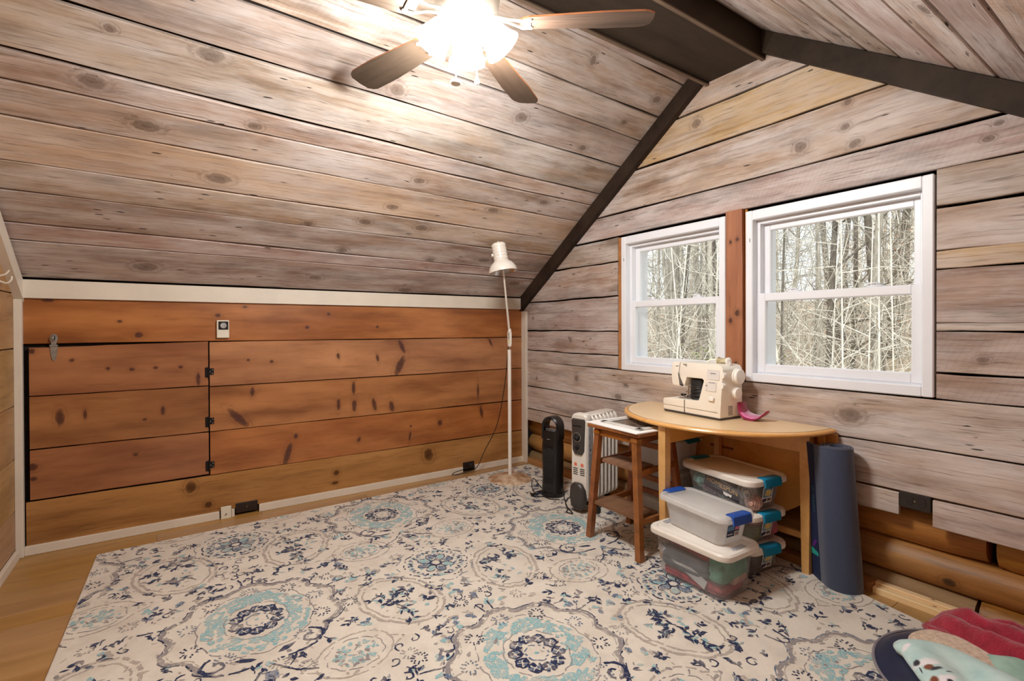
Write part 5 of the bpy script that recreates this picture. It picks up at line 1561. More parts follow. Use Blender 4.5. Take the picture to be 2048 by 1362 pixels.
# coiled black cord with its pedal tucked under the arm
ck = tag(empty('cord_bundle', (-0.266, -1.750, TZ+0.0855), (0, 0, radians(-94.2))), 'bundle of coiled black cord tucked under the sewing machine arm', 'cord')
for k in range(7):
    z = 0.010+k*0.0150
    pts = []
    for i in range(25):
        t = 2*pi*i/24
        pts.append((0.204+0.040*cos(t)*(1+0.05*sin(k*2+t)), 0.060+0.026*sin(t)+0.002*k, z+0.006*sin(t+k*1.3)+0.003*sin(2*t+k)))
    MB().tube(pts, 0.0088, 8).build('coil', M_cord, ck, smooth=60)
MB().loft([rrect(0.078, 0.050, 0.02, 4, 0.004, 0.204, 0.060), rrect(0.078, 0.050, 0.02, 4, 0.110, 0.204, 0.064)]).build('inner_core', M_black_matte, ck, smooth=40)

# crimson felt pouch behind the machine
pk = tag(empty('felt_pouch', (-0.115, -2.205, TZ)), 'crimson felt pouch with pink lining lying right of the sewing machine', 'pouch')
m = MB()
prof = bez([(0.0, 0.060, 0.085), (0.0, 0.050, 0.040), (0.0, 0.030, 0.010), (0.0, 0.0, 0.003), (0.0, -0.040, 0.010), (0.0, -0.075, 0.040), (0.0, -0.09, 0.058)], 4)
lo1, lo2 = [], []
for i, (x, y_, z_) in enumerate(prof):
    t = i/(len(prof)-1); w_ = 0.056*(0.35+0.65*sin(pi*min(1, 0.15+0.8*t)))
    lo1.append([(-w_, y_, z_+0.006*sin(t*6)), (0, y_, z_-0.001), (w_, y_+0.01*t, z_+0.012*sin(t*4))])
m.loft(lo1, 0, False, False, closed=False)
o_ = m.build('outer_felt', M_pink, pk, smooth=80)
md = o_.modifiers.new('thickness', 'SOLIDIFY'); md.thickness = 0.003
m = MB()
m.loft([[(x*0.8, y_, z_+0.007) for x, y_, z_ in l] for l in lo1[6:-4]], 0, False, False, closed=False)
i_ = m.build('lining', M_pink_in, pk, smooth=80)
md = i_.modifiers.new('thickness', 'SOLIDIFY'); md.thickness = 0.002

# ------------------------------------------------------------------ exercise mat, rolled and standing
def rib_mat(name, col, col2):
    m, T, out = new_mat(name)
    oc = T.n('ShaderNodeTexCoord').outputs['UV']
    sx = T.n('ShaderNodeSeparateXYZ', {0: oc})
    r1 = T.math('SINE', T.math('MULTIPLY', sx.outputs[0], 1100.0)); r2 = T.math('SINE', T.math('MULTIPLY', sx.outputs[1], 900.0))
    h = T.math('MULTIPLY_ADD', r1, 0.6, T.math('MULTIPLY', r2, 0.4))
    c = T.mix(T.ramp(h, -0.8, 0.9), col2, col)
    p = T.n('ShaderNodeBsdfPrincipled', {'Base Color': c, 'Roughness': 0.7, 'Sheen Weight': 0.3})
    b = T.n('ShaderNodeBump', {'Height': h, 'Strength': 0.35, 'Distance': 0.002})
    T.nt.links.new(b.outputs[0], p.inputs['Normal'])
    T.nt.links.new(p.outputs[0], out.inputs[0])
    return m
M_navy_mat = rib_mat('ribbed_navy_foam', lin(64, 75, 102), lin(42, 51, 76))
M_navy_flat = pbr('smooth_navy_foam', lin(26, 40, 78), 0.75, var=0.06)
M_mat_teal = pbr('teal_print', lin(40, 176, 160), 0.6); M_mat_purple = pbr('purple_print', lin(104, 36, 140), 0.6)
mt = tag(empty('exercise_mat', (-0.072, -2.617, 0.0)), 'rolled navy exercise mat standing on end right of the table', 'exercise mat')
HM = 0.655
spir = []
nt_ = 150; turns = 3.4
for i in range(nt_+1):
    t = i/nt_; a = radians(140)+2*pi*turns*(1-t); r = 0.028+0.050*t
    spir.append((r*cos(a), r*sin(a)))
# loose tail leaving on a tangent towards the table
lx, ly = spir[-1]
tail = []
for i in range(1, 9):
    t = i/8
    tail.append((lx+(0.022-lx)*t, ly+(0.146-ly)*t))
loops = []
levels = [(0.0, 1.0, 0.0, 0.0), (0.15, 0.99, -0.007, 0.005), (0.35, 0.95, -0.016, 0.013), (0.55, 0.91, -0.024, 0.020), (HM, 0.90, -0.028, 0.024)]
spath = spir+tail
m = MB(); vs = []; fs = []; uv = []
npth = len(spath)
for (z, s, dx, dy) in levels:
    for side in (0, 1):
        for i, (x, y_) in enumerate(spath):
            a = Vector(spath[max(i-1, 0)]); b = Vector(spath[min(i+1, npth-1)]); t = (b-a).normalized(); n_ = Vector((-t.y, t.x))
            k = (0.0032 if side == 0 else -0.0032)
            f_ = s if i <= nt_ else 1.0+(s-1.0)*max(0.0, 1-(i-nt_)/3)
            vs.append((x*f_+n_.x*k+dx, y_*f_+n_.y*k+dy, z))
nl = len(levels)
def vid(l, side, i): return l*2*npth+side*npth+i
for l in range(nl-1):
    for i in range(npth-1):
        fs.append((vid(l, 0, i), vid(l, 0, i+1), vid(l+1, 0, i+1), vid(l+1, 0, i)))
        fs.append((vid(l, 1, i), vid(l+1, 1, i), vid(l+1, 1, i+1), vid(l, 1, i+1)))
    for i in (0, npth-1):
        fs.append((vid(l, 0, i), vid(l, 1, i), vid(l+1, 1, i), vid(l+1, 0, i)))
for l in (0, nl-1):
    for i in range(npth-1):
        fs.append((vid(l, 0, i), vid(l, 0, i+1), vid(l, 1, i+1), vid(l, 1, i)))
m.add(vs, fs)
rl = m.build('rolled_sheet', [M_navy_mat], mt, smooth=40)
uvl = rl.data.uv_layers.new(name='UVMap')
arc = [0]
for i in range(npth-1): arc.append(arc[-1]+hypot(spath[i+1][0]-spath[i][0], spath[i+1][1]-spath[i][1]))
for lp in rl.data.loops:
    vi = lp.vertex_index; i = vi % npth
    uvl.data[lp.index].uv = (arc[i], rl.data.vertices[vi].co.z)
# print on the loose tail, facing the room
t0, t1 = Vector((*tail[1], 0)), Vector((*tail[-1], 0))
dxy = (t0-t1).normalized()            # runs to the right in the picture
nrm_ = Vector((0, 0, 1)).cross(dxy)
if nrm_.x > 0: nrm_ = -nrm_
xo = frame(tuple(t1+nrm_*0.0050), dxy, (-0.028, 0.024, HM))
wt = (t0-t1).length
sg = 1 if (xo.to_3x3() @ Vector((0, 0, 1))).dot(nrm_) > 0 else -1
m = MB()
m.loft([[(-0.001, 0.002, 0.0), (wt*0.95, 0.002, 0.0), (wt*0.95, HM-0.004, 0.0), (-0.001, HM-0.004, 0.0)], [(-0.001, 0.002, 0.0008*sg), (wt*0.95, 0.002, 0.0008*sg), (wt*0.95, HM-0.004, 0.0008*sg), (-0.001, HM-0.004, 0.0008*sg)]], xf=xo)
fl = m.build('printed_face', M_navy_flat, mt)
def onflap(poly, mat, name):
    m = MB(); m.loft([[(x, y, 0.0006*sg) for x, y in poly], [(x, y, 0.0014*sg) for x, y in poly]], xf=xo); m.build(name, mat, fl)
onflap([(0.002, 0.115), (0.085, 0.125), (0.085, 0.142), (0.002, 0.150)], M_mat_teal, 'teal_band')
onflap([(0.030, 0.158), (0.048, 0.158), (0.080, 0.195), (0.062, 0.198)], M_mat_purple, 'purple_band')
vs, fs = text_geo('GAIAM', 0.026)
m = MB()
tx = xo @ Matrix.Translation((0.066, 0.370, 0.0014*sg)) @ Matrix.Rotation(-pi/2, 4, 'Z')
m.add([(x, y, 0) for x, y, z in vs], fs, xf=tx)
for k in range(7):
    a = 2*pi*k/7; m.add([( -0.072+0.006*cos(a), 0.006*sin(a), 0), (-0.072+0.013*cos(a+.3), 0.013*sin(a+.3), 0), (-0.072+0.013*cos(a-.3), 0.013*sin(a-.3), 0)], [(0, 1, 2)], xf=tx)
m.build('lettering', pbr('dim_teal_lettering', lin(40, 120, 124), 0.6), fl, solid=False)

# ------------------------------------------------------------------ storage bins
def sticker(parent, xf, kind):
    """Printed sticker, local x across, y up, z out."""
    m = MB()
    if kind == 'tag':
        m.box((0, 0, 0.0004), (0.070, 0.082, 0.0008), 0)
        m.box((0, 0.012, 0.0010), (0.060, 0.050, 0.0006), 1)
        m.add([(-0.035, -0.041, .0016), (-0.004, -0.032, .0016), (-0.004, -0.016, .0016), (-0.035, -0.022, .0016)], [(0, 1, 2, 3)], 2)
        m.add([(0.002, 0.036, .0016), (0.03, 0.036, .0016), (0.03, 0.026, .0016), (0.012, 0.030, .0016)], [(0, 1, 2, 3)], 2)
        m.add([(-0.020, -0.002, .0017), (0.016, -0.010, .0017), (0.026, 0.004, .0017), (0.022, 0.022, .0017), (-0.008, 0.026, .0017), (-0.022, 0.014, .0017)], [tuple(range(6))], 3)
        m.cyl((-0.016, 0.010, .0017), (-0.016, 0.010, .0022), 0.003, n=8, mat=4)
        for i in range(9):
            m.box((0.004+i*0.0030, -0.027, 0.0010), (0.0014 if i % 3 else 0.0022, 0.016, 0.0006), 4)
    else:
        m.box((0, 0, 0.0004), (0.076, 0.056, 0.0008), 2)
        m.box((-0.016, 0.013, 0.0010), (0.040, 0.022, 0.0006), 1)
        m.box((0.022, 0.013, 0.0010), (0.024, 0.022, 0.0006), 5)
        m.box((0.022, -0.016, 0.0010), (0.026, 0.020, 0.0006), 0)
        for i in range(6):
            m.box((0.014+i*0.0034, -0.016, 0.0014), (0.0016, 0.014, 0.0006), 4)
        m.box((-0.018, -0.016, 0.0010), (0.032, 0.004, 0.0006), 0)
    o = m.build('sticker', [M_label_white, M_label_blue, M_label_navy, M_label_yellow, M_ink, M_pink_in], parent, solid=False)
    o.matrix_local = xf
    return o
def storage_bin(label, loc, rz, L, W, H, bm_, lm, lat, stk, group=None, lid_h=0.030, r=0.05, taper=0.88, slot=False, ld=1.0):
    b = tag(empty('storage_bin', loc, (0, 0, rz)), label, 'storage bin', group)
    zt = H-0.012
    m = MB(); th_ = 0.0022
    L0, W0, L1, W1 = (L-0.045)*taper, (W-0.04)*taper, L-0.045, W-0.04
    m.loft([rrect(L0-0.02, W0-0.02, r*0.8, 6, 0.0), rrect(L0, W0, r, 6, 0.008), rrect(L1, W1, r, 6, zt),
            rrect(L1-2*th_, W1-2*th_, r-th_, 6, zt), rrect(L0-2*th_, W0-2*th_, r-th_, 6, 0.010), rrect(L0-0.024, W0-0.024, r*0.8, 6, 0.003)], 0)
    m.build('tub', bm_, b, smooth=45)
    m = MB()
    m.loft([rrect(L-0.016, W-0.016, r, 6, H-lid_h+0.004), rrect(L-0.004, W-0.004, r+0.004, 6, H-lid_h), rrect(L, W, r+0.006, 6, H-lid_h+0.008), rrect(L-0.002, W-0.002, r+0.006, 6, H-0.008), rrect(L-0.016, W-0.016, r, 6, H),
            rrect(L-0.050, W-0.046, r, 6, H), rrect(L-0.060, W-0.056, r-0.004, 6, H-0.005), rrect(L-0.066, W-0.062, r-0.005, 6, H-0.005), rrect(L-0.074, W-0.070, r-0.008, 6, H-0.0025)], 0)
    lid = m.build('lid', lm, b, smooth=35)
    if slot:
        for s in (-1, 1):
            MB().box((s*(L/2-0.035), 0, H-0.001), (0.030, 0.085, 0.004), 0, 0.0018).build('latch_recess', M_rad_label, lid)
    if lat is not None:
        for s in (-1, 1):
            pr = [(-0.040, 0.0015), (-0.030, 0.006), (0.0, 0.0075), (0.008, 0.002), (0.012, -0.016), (0.012, -0.036), (0.006, -0.037), (0.004, -0.018), (-0.004, -0.004), (-0.038, -0.002)]
            ll = []
            for yy, k in ((-0.058, 0.55), (-0.054, 0.90), (-0.044, 1.0), (0.044, 1.0), (0.054, 0.90), (0.058, 0.55)):
                ll.append([(s*(L/2+(px if px > -0.02 else px*k)-0.002*(1-k)), yy, H+pz*(k if pz > 0 else ld)) for px, pz in pr])
            MB().loft(ll).build('latch', lat, lid, smooth=40)
    if stk:
        ang = atan2((L1-L0)/2, zt-0.008)
        zc = H*0.47
        xx = L0/2+(L1-L0)/2*(zc/zt)+0.0012
        yb = 0.012 if stk == 'tag' else -0.012
        z_ax = Vector((cos(ang), 0, -sin(ang)*0)).normalized()
        xf = frame((xx, yb, zc), (0, 1, 0), (sin(ang), 0, cos(ang)))
        sticker(b, xf, stk)
    return b
RB = radians(-98.5)
storage_bin('bottom clear bin with teal latches in the stack of three under the table', (-0.232, -2.165, RUG_T), RB, 0.445, 0.285, 0.148, M_clear_bin, M_lid_white, M_teal_latch, 'tag', 'clear bins with teal latches')
storage_bin('middle clear bin with teal latches in the stack of three, pink and olive cloth inside', (-0.230, -2.163, RUG_T+0.150), RB, 0.445, 0.285, 0.155, M_clear_bin, M_lid_white, M_teal_latch, 'tag', 'clear bins with teal latches')
storage_bin('top clear bin of the stack of three, full of yarn', (-0.232, -2.163, RUG_T+0.307), RB, 0.455, 0.290, 0.165, M_clear_bin, M_lid_white, M_teal_latch, 'tag', 'clear bins with teal latches')
storage_bin('large clear bin on the rug with a plain white lid, coloured cloth inside', (-0.555, -2.212, RUG_T), radians(-91.5), 0.440, 0.275, 0.222, M_clear_bin, M_lid_white, None, None, None, 0.030, 0.045, 0.90, True)
storage_bin('shallow empty milky bin with blue latches on the large white-lidded bin', (-0.528, -2.205, RUG_T+0.223), radians(-97.5), 0.405, 0.225, 0.142, M_milky_bin, M_milky_lid, M_blue_latch, 'photo', None, 0.026, 0.035, 0.88)
for k, lb_ in enumerate(('bottom milky bin in the stack behind the step stool', 'middle milky bin in the stack behind the step stool', 'top milky bin behind the step stool, its latch just under the tabletop')):
    storage_bin(lb_, (-0.145, -1.675, RUG_T+0.182*k), radians(-90), 0.385, 0.250, 0.180, M_rear_bin, M_milky_lid, M_teal_latch if k == 2 else None, None, 'milky bins behind the stool', 0.020, 0.04, 0.92, False, 0.4)

# ---- what the clear bins hold
def yarn_mat(name, c1, c2):
    m, T, out = new_mat(name)
    oc = T.n('ShaderNodeTexCoord').outputs['Object']
    wv = T.n('ShaderNodeTexWave', {'Vector': T.vmath('MULTIPLY', oc, (1, 1, 0.6)), 'Scale': 34.0, 'Distortion': 9.0, 'Detail': 3.0}).outputs[1]
    c = T.mix(wv, c2, c1)
    p = T.n('ShaderNodeBsdfPrincipled', {'Base Color': c, 'Roughness': 0.95, 'Sheen Weight': 0.5})
    b = T.n('ShaderNodeBump', {'Height': wv, 'Strength': 0.9, 'Distance': 0.006})
    T.nt.links.new(b.outputs[0], p.inputs['Normal']); T.nt.links.new(p.outputs[0], out.inputs[0])
    return m
def skein(label, c, r, rz, mat, seed):
    m = MB(); m.sphere((0, 0, 0), 1.0, 26, 16)
    for i, v in enumerate(m.v):
        q = Vector(v); n_ = mnoise.noise(q*2.6+Vector((seed, 0, 0)))*0.10+mnoise.noise(q*7+Vector((0, seed, 0)))*0.05
        q *= 1+n_
        m.v[i] = (q.x*r[0], q.y*r[1], q.z*r[2])
    o = m.build('yarn_skein', mat, loc=c, rot=(0, 0.1*sin(seed), rz), smooth=80)
    tag(o, label, 'yarn', 'yarn in the top clear bin')
    return o
bz = RUG_T+0.307
skein('mint green yarn skein at the rear left end of the top clear bin', (-0.252, -2.030, bz+0.082), (0.080, 0.062, 0.056), 0.2, yarn_mat('mint_yarn', lin(150, 206, 200), lin(70, 128, 126)), 1)
skein('mauve yarn skein near the left end of the top clear bin', (-0.290, -2.090, bz+0.055), (0.042, 0.050, 0.042), 0.3, yarn_mat('mauve_yarn', lin(138, 104, 120), lin(78, 58, 74)), 2)
skein('charcoal purple yarn skein in the middle of the top clear bin behind the gold word', (-0.235, -2.185, bz+0.078), (0.080, 0.135, 0.060), -0.15, yarn_mat('charcoal_yarn', lin(76, 72, 90), lin(36, 34, 46)), 3)
skein('grey green yarn skein low in the middle of the top clear bin', (-0.302, -2.205, bz+0.040), (0.040, 0.080, 0.032), 0, yarn_mat('moss_yarn', lin(104, 116, 112), lin(52, 60, 58)), 4)
skein('cream and charcoal yarn skein near the right end of the top clear bin', (-0.300, -2.285, bz+0.088), (0.052, 0.044, 0.048), 0.4, yarn_mat('cream_fleck_yarn', lin(226, 220, 204), lin(52, 50, 60)), 5)
skein('peach yarn skein in the front corner of the top clear bin', (-0.308, -2.322, bz+0.044), (0.040, 0.040, 0.040), 0, yarn_mat('peach_yarn', lin(214, 168, 150), lin(150, 104, 94)), 6)
skein('dark violet yarn skein at the back right of the top clear bin', (-0.180, -2.290, bz+0.070), (0.070, 0.060, 0.055), 0, yarn_mat('violet_yarn', lin(70, 62, 88), lin(34, 30, 48)), 7)
# paper yarn band with lettering, inside the near wall of the bin
vs, fs = text_geo('HOMESPUN', 0.036)
yb = tag(empty('yarn_band', (0, 0, 0)), 'gold-lettered paper yarn band inside the near side of the top clear bin', 'paper label')
xb = frame((-0.3622, -2.182, bz+0.088), (-0.148, -0.985, -0.16), (0, 0, 1)) 
xb = Matrix.Translation((0.0105, 0, 0)) @ xb
if (xb.to_3x3() @ Vector((0, 0, 1))).x > 0: zs = -1
else: zs = 1
m = MB(); m.box((0, -0.006, -0.002*zs), (0.215, 0.064, 0.0008), 0, xf=xb)
m.build('dark_paper', pbr('dark_band_paper', lin(44, 40, 52), 0.6), yb)
M_gold = pbr('gold_ink', lin(226, 182, 112), 0.5, var=0.04)
m = MB(); m.add([(x, y+0.004, 0.0) for x, y, z in vs], fs, xf=xb)
m.build('lettering', M_gold, yb, solid=False)
m = MB(); m.add([(0.012, -0.016, 0), (0.064, -0.016, 0), (0.060, -0.030, 0), (0.046, -0.027, 0), (0.034, -0.034, 0), (0.016, -0.030, 0)], [tuple(range(6))], xf=xb)
m.add([(-0.01, 0.028, 0), (0.055, 0.024, 0), (0.055, 0.0265, 0), (-0.01, 0.031, 0)], [(0, 1, 2, 3)], xf=xb)
m.build('printed_scrap', M_label_white, yb, solid=False)

def folded(label, c, size, mat, seed, rz=0.0, grp=None, name='folded_cloth', tilt=0.0):
    m = MB(); loops = []
    lx, ly, lz = size
    n = 8
    for i in range(n+1):
        t = i/n; z = -lz/2+lz*t
        k = 0.90+0.10*abs(sin(pi*t*3+seed)) if 0 < i < n else 0.84
        loops.append([(x*(1+0.05*mnoise.noise(Vector((x*14, y*14, z*30+seed)))), y*(1+0.05*mnoise.noise(Vector((y*14, x*14, z*30-seed)))), z+0.008*mnoise.noise(Vector((x*9+seed, y*9, 0)))) for x, y, _ in rrect(lx*k, ly*k, min(lx, ly)*0.22, 5)])
    m.loft(loops)
    o = m.build(name, mat, loc=c, rot=(tilt, 0, rz), smooth=70)
    tag(o, label, 'cloth', grp)
    return o
C = lambda n, a, b, s=22: cloth(n, lin(*a), lin(*b), s, 0.4, 0.3)
z2 = RUG_T+0.15
folded('pale pink folded cloth at the top of the middle teal-latched bin', (-0.235, -2.255, z2+0.108), (0.19, 0.17, 0.034), C('dusty_pink_cloth', (226, 178, 176), (190, 130, 134)), 1, 0.1, 'cloth in the middle teal-latched bin')
folded('olive green folded cloth low in the middle teal-latched bin', (-0.262, -2.245, z2+0.052), (0.14, 0.19, 0.080), C('olive_cloth', (132, 136, 92), (92, 96, 60)), 2, 0, 'cloth in the middle teal-latched bin')
folded('rose pink cloth behind the sticker of the middle teal-latched bin', (-0.160, -2.270, z2+0.055), (0.060, 0.16, 0.085), C('rose_cloth', (196, 84, 106), (140, 44, 70)), 3, 0, 'cloth in the middle teal-latched bin')
folded('grey lilac cloth filling the rear of the middle teal-latched bin', (-0.225, -2.06, z2+0.065), (0.20, 0.16, 0.10), C('lilac_grey_cloth', (140, 130, 140), (90, 84, 94)), 4, 0, 'cloth in the middle teal-latched bin')
folded('dark plum cloth in the left part of the bottom teal-latched bin', (-0.265, -2.23, RUG_T+0.062), (0.15, 0.20, 0.105), C('plum_cloth', (92, 80, 92), (50, 44, 54)), 5, 0, 'cloth in the bottom teal-latched bin')
folded('sage cloth behind the sticker of the bottom teal-latched bin', (-0.165, -2.265, RUG_T+0.058), (0.07, 0.15, 0.098), C('sage_cloth', (140, 146, 116), (96, 104, 80)), 6, 0, 'cloth in the bottom teal-latched bin')
folded('charcoal cloth at the rear of the bottom teal-latched bin', (-0.225, -2.05, RUG_T+0.06), (0.20, 0.15, 0.10), C('charcoal_cloth', (84, 82, 86), (50, 48, 52)), 7, 0, 'cloth in the bottom teal-latched bin')
gb = 'cloth in the large white-lidded bin'
folded('coral red cloth spread along the bottom of the large white-lidded bin', (-0.558, -2.215, RUG_T+0.030), (0.190, 0.330, 0.044), C('coral_cloth', (206, 52, 66), (120, 26, 44), 30), 8, 0, gb)
folded('dark slate cloth in the middle of the large white-lidded bin', (-0.560, -2.175, RUG_T+0.100), (0.204, 0.270, 0.105), C('slate_cloth', (92, 94, 98), (64, 66, 70)), 9, 0, gb)
folded('green cloth at the front end of the large white-lidded bin', (-0.555, -2.345, RUG_T+0.128), (0.204, 0.072, 0.125), C('sea_green_cloth', (86, 168, 138), (50, 116, 94)), 10, 0, gb)
folded('pale flesh pink cloth low at the front end of the large white-lidded bin', (-0.520, -2.372, RUG_T+0.066), (0.110, 0.020, 0.030), C('shell_pink_cloth', (226, 184, 172), (180, 130, 124)), 11, 0, gb)
folded('raspberry red cloth on top inside the large white-lidded bin', (-0.575, -2.215, RUG_T+0.172), (0.170, 0.250, 0.034), C('raspberry_cloth', (178, 48, 72), (116, 26, 46)), 12, 0, gb, tilt=0.05)
folded('taupe lace cloth at the rear of the large white-lidded bin', (-0.560, -2.055, RUG_T+0.135), (0.180, 0.060, 0.075), C('taupe_lace', (176, 158, 146), (120, 104, 96)), 13, 0, gb)
pp = MB().box((0, 0, 0), (0.0015, 0.25, 0.040), 0).build('paper_sheet', pbr('grey_paper', lin(196, 196, 194), 0.6), loc=(-0.6565, -2.185, RUG_T+0.085), rot=(radians(20), radians(5), 0))
tag(pp, 'pale grey paper strip slanting inside the near side of the large white-lidded bin', 'paper')
folded('white cloth bundle inside the top milky bin behind the stool', (-0.145, -1.675, RUG_T+0.356+0.060), (0.17, 0.29, 0.09), C('white_cloth', (206, 200, 204), (150, 144, 150)), 14, 0, 'cloth in the milky bins')
folded('grey cloth bundle inside the middle milky bin behind the stool', (-0.145, -1.675, RUG_T+0.178+0.060), (0.17, 0.29, 0.09), C('grey_cloth', (150, 150, 146), (96, 96, 92)), 15, 0, 'cloth in the milky bins')
folded('dark patterned cloth inside the bottom milky bin behind the stool', (-0.145, -1.675, RUG_T+0.062), (0.17, 0.29, 0.09), C('dark_pattern_cloth', (170, 160, 158), (44, 48, 70), 40), 16, 0, 'cloth in the milky bins')

# ------------------------------------------------------------------ soft pile in the near right corner
def blob(name, outline, z0, H, mats, fn=None, nr=16, p=3.0, smooth=80, pick=None, cen=None, n_out=64, bottom=True):
    """A soft cushion-like sheet: closed outline (x, y), rounded edge of height H, fn adds folds."""
    P = bez(list(outline)+[outline[0]], 6)[:-1] if len(outline) < 40 else outline
    n = len(P)
    cx = sum(q[0] for q in P)/n if cen is None else cen[0]; cy = sum(q[1] for q in P)/n if cen is None else cen[1]
    loops = []
    if bottom:
        loops.append([(cx+(x-cx)*0.95, cy+(y-cy)*0.95, z0) for x, y, *_ in P])
    for i in range(nr+1):
        r = 1-i/nr*0.985
        rr_ = []
        for k, (x, y, *_) in enumerate(P):
            px, py = cx+(x-cx)*r, cy+(y-cy)*r
            z = z0+H*max(0.0, 1-r**p)**0.5*(1 if i else 0)+(0.18*H if i == 0 else 0)
            if i == 0: z = z0+0.25*H
            else: z = max(z, z0+0.45*H) if i == 1 else z
            if fn: z += fn(px, py, r)
            rr_.append((px, py, z))
        loops.append(rr_)
    m = MB(); m.loft(loops, 0, bottom, True)
    o = m.build(name, mats, smooth=smooth)
    return o
M_navy_cover = pbr('navy_waterproof_cloth', lin(26, 36, 66), 0.42, var=0.12, bump=0.25, bscale=9, sheen=0.2)
M_piping = pbr('grey_piping', lin(134, 128, 134), 0.7)
CX, CYY, CR = -0.430, -3.205, 0.325
def wrk(x, y, r): return 0.006*mnoise.noise(Vector((x*9, y*9, 1.0)))*(1-r*r)+0.003*sin(40*x+9*y)*max(0, 1-r)*0.4
circ = [(CX+CR*cos(2*pi*k/72)*(1+0.015*sin(5*2*pi*k/72)), CYY+CR*sin(2*pi*k/72)*(1+0.012*sin(4*2*pi*k/72+1))) for k in range(72)]
cu = blob('round_cushion', circ, RUG_T, 0.070, M_navy_cover, wrk, 18, 4.0)
cush = tag(empty('round_floor_cushion', (0, 0, 0)), 'round navy floor cushion under the heap of blankets at lower right', 'cushion')
cu.name = 'cover'; cu.parent = cush
m = MB(); m.tube([(CX+(CR+0.002)*cos(2*pi*k/72), CYY+(CR+0.002)*sin(2*pi*k/72), RUG_T+0.020) for k in range(73)], 0.005, 8, cap=False)
m.build('piping', M_piping, cush, smooth=60)

M_fleece = cloth('tan_teddy_fleece', lin(232, 208, 182), lin(190, 160, 132), 70, 0.9, 0.6)
fl_o = [(-0.470, -3.000), (-0.420, -2.962), (-0.350, -2.962), (-0.290, -2.995), (-0.265, -3.060), (-0.300, -3.150), (-0.360, -3.230), (-0.450, -3.240), (-0.490, -3.150), (-0.495, -3.060)]
o = blob('fleece_throw', fl_o, 0.066, 0.038, M_fleece, lambda x, y, r: 0.008*mnoise.noise(Vector((x*16, y*16, 3)))*(1-r), 14)
tag(o, 'tan speckled fleece showing between the teal blanket and the red throw', 'blanket')
M_mint = cloth('mint_cotton', lin(168, 204, 188), lin(130, 168, 156), 14, 0.2, 0.2)
mi_o = [(-0.445, -3.150), (-0.360, -3.120), (-0.300, -3.170), (-0.230, -3.200), (-0.200, -3.300), (-0.330, -3.380), (-0.450, -3.330), (-0.500, -3.240)]
o = blob('mint_cloth', mi_o, 0.062, 0.042, M_mint, lambda x, y, r: 0.008*sin(30*x+18*y)*(1-r), 14)
tag(o, 'mint green printed cloth peeking out below the red throw', 'blanket')

# red knitted throw: a long heap with three rolled folds
M_red = None
def red_mat():
    m, T, out = new_mat('red_boucle_knit')
    oc = T.n('ShaderNodeTexCoord').outputs['Object']
    n1 = T.noise(oc, 140.0, 4, 0.7); n2 = T.noise(oc, 18.0, 4)
    c = T.mix(T.ramp(n2, 0.3, 0.7), lin(140, 14, 42), lin(186, 28, 62))
    c = T.mix(T.sstep(n1, 0.64, 0.72), c, lin(220, 84, 72))
    p = T.n('ShaderNodeBsdfPrincipled', {'Base Color': c, 'Roughness': 0.95, 'Sheen Weight': 0.5})
    b = T.n('ShaderNodeBump', {'Height': n1, 'Strength': 1.0, 'Distance': 0.006})
    T.nt.links.new(b.outputs[0], p.inputs['Normal']); T.nt.links.new(p.outputs[0], out.inputs[0])
    return m
M_red = red_mat()
AX = Vector((0.10, -1.0)).normalized(); PX_ = Vector((-AX.y, AX.x))
def redf(x, y, r):
    q = Vector((x+0.19, y+3.0)); u = q.dot(PX_); w = q.dot(AX)
    f = 0.046*abs(sin(36*u+5.0*w+0.4+1.1*sin(9*w)))**0.7+0.014*mnoise.noise(Vector((x*13, y*13, 2)))+0.006*mnoise.noise(Vector((x*34, y*34, 2)))
    return f*min(1.0, (1-r)*4)-0.030*min(1, (1-r)*4)
rd_o = [(-0.310, -2.985), (-0.285, -2.962), (-0.245, -2.985), (-0.215, -2.975), (-0.175, -2.948), (-0.125, -2.945), (-0.075, -2.985), (-0.040, -3.060), (-0.030, -3.160), (-0.030, -3.300), (-0.03, -3.42), (-0.16, -3.50), (-0.290, -3.44), (-0.350, -3.330), (-0.350, -3.230), (-0.335, -3.140), (-0.330, -3.060)]
o = blob('red_throw', rd_o, 0.060, 0.075, M_red, redf, 26, 3.0, n_out=80)
# let it fall to the floor off the cushion
me = o.data
for v in me.vertices:
    d = hypot(v.co.x-CX, v.co.y-CYY)
    k = min(1.0, max(0.0, (d-CR+0.03)/0.08))
    v.co.z -= k*0.048*(1 if v.co.z > 0.02 else 0)
me.update()
tag(o, 'crimson red knitted throw heaped beside the pine strips at lower right', 'blanket')

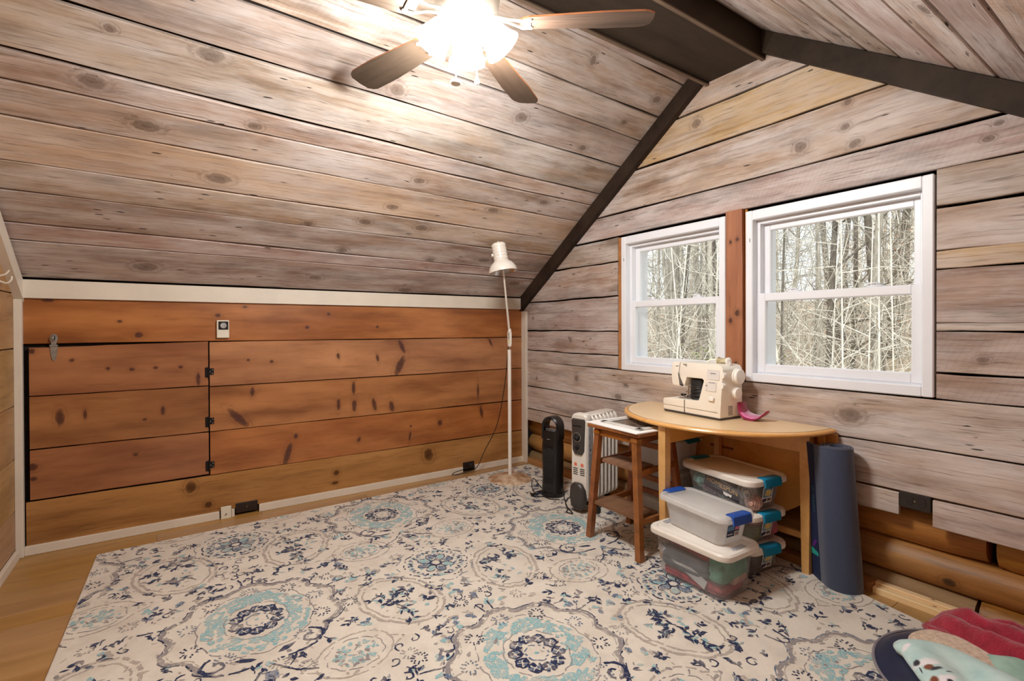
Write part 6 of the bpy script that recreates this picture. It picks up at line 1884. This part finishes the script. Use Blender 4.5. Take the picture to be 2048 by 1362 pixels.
# teal blanket with a dog print
def dog_mat():
    m, T, out = new_mat('teal_dog_print')
    oc = T.n('ShaderNodeTexCoord').outputs['Object']
    wp = T.math('MULTIPLY_ADD', T.noise(oc, 40.0, 3), 0.9, -0.45)
    c = T.mix(T.ramp(T.noise(oc, 16.0, 3), 0.35, 0.7), lin(202, 228, 224), lin(174, 208, 206))
    def layer(c, spots, col):
        core, halo = knot_masks(T, oc, spots, wp)
        return T.mix(core, c, col)
    c = layer(c, DOG_W, lin(236, 234, 236))
    c = layer(c, DOG_B, lin(128, 70, 42))
    c = layer(c, DOG_K, lin(34, 36, 50))
    p = T.n('ShaderNodeBsdfPrincipled', {'Base Color': c, 'Roughness': 0.9, 'Sheen Weight': 0.4})
    b = T.n('ShaderNodeBump', {'Height': T.noise(oc, 180.0, 3), 'Strength': 0.4, 'Distance': 0.003})
    T.nt.links.new(b.outputs[0], p.inputs['Normal']); T.nt.links.new(p.outputs[0], out.inputs[0])
    return m
DOG_W = [(-.602, -3.066, .040, .020, -.75), (-.655, -3.122, .050, .017, -.45), (-.548, -2.996, .020, .009, -.25)]
DOG_B = [(-.622, -3.078, .017, .013, -.5), (-.664, -3.104, .014, .013, -.2)]
DOG_K = [(-.612, -3.044, .015, .010, .5), (-.618, -3.095, .022, .008, -.5), (-.600, -3.124, .016, .0035, -.4), (-.648, -3.137, .010, .010, 0), (-.640, -3.062, .016, .002, .6)]
M_dog = dog_mat()
te_o = [(-0.563, -2.985), (-0.545, -2.958), (-0.500, -2.952), (-0.450, -2.985), (-0.420, -3.030), (-0.405, -3.090), (-0.420, -3.190), (-0.450, -3.300), (-0.520, -3.360), (-0.620, -3.330), (-0.680, -3.200), (-0.680, -3.090), (-0.620, -3.030)]
def tef(x, y, r):
    # two puffed arms with a hollow between them
    a = Vector((x+0.515, y+3.10)); b_ = a.dot(Vector((-0.45, -0.89))); w = a.dot(Vector((0.89, -0.45)))
    hollow = -0.040*math.exp(-(w/0.045)**2)*min(1.0, max(0.0, (b_+0.05)*9))
    return hollow*min(1, (1-r)*5)+0.005*mnoise.noise(Vector((x*14, y*14, 5)))*(1-r)
o = blob('dog_print_blanket', te_o, 0.076, 0.050, M_dog, tef, 20, 3.5)
tag(o, 'pale teal plush blanket with a dog print folded on the navy cushion', 'blanket')
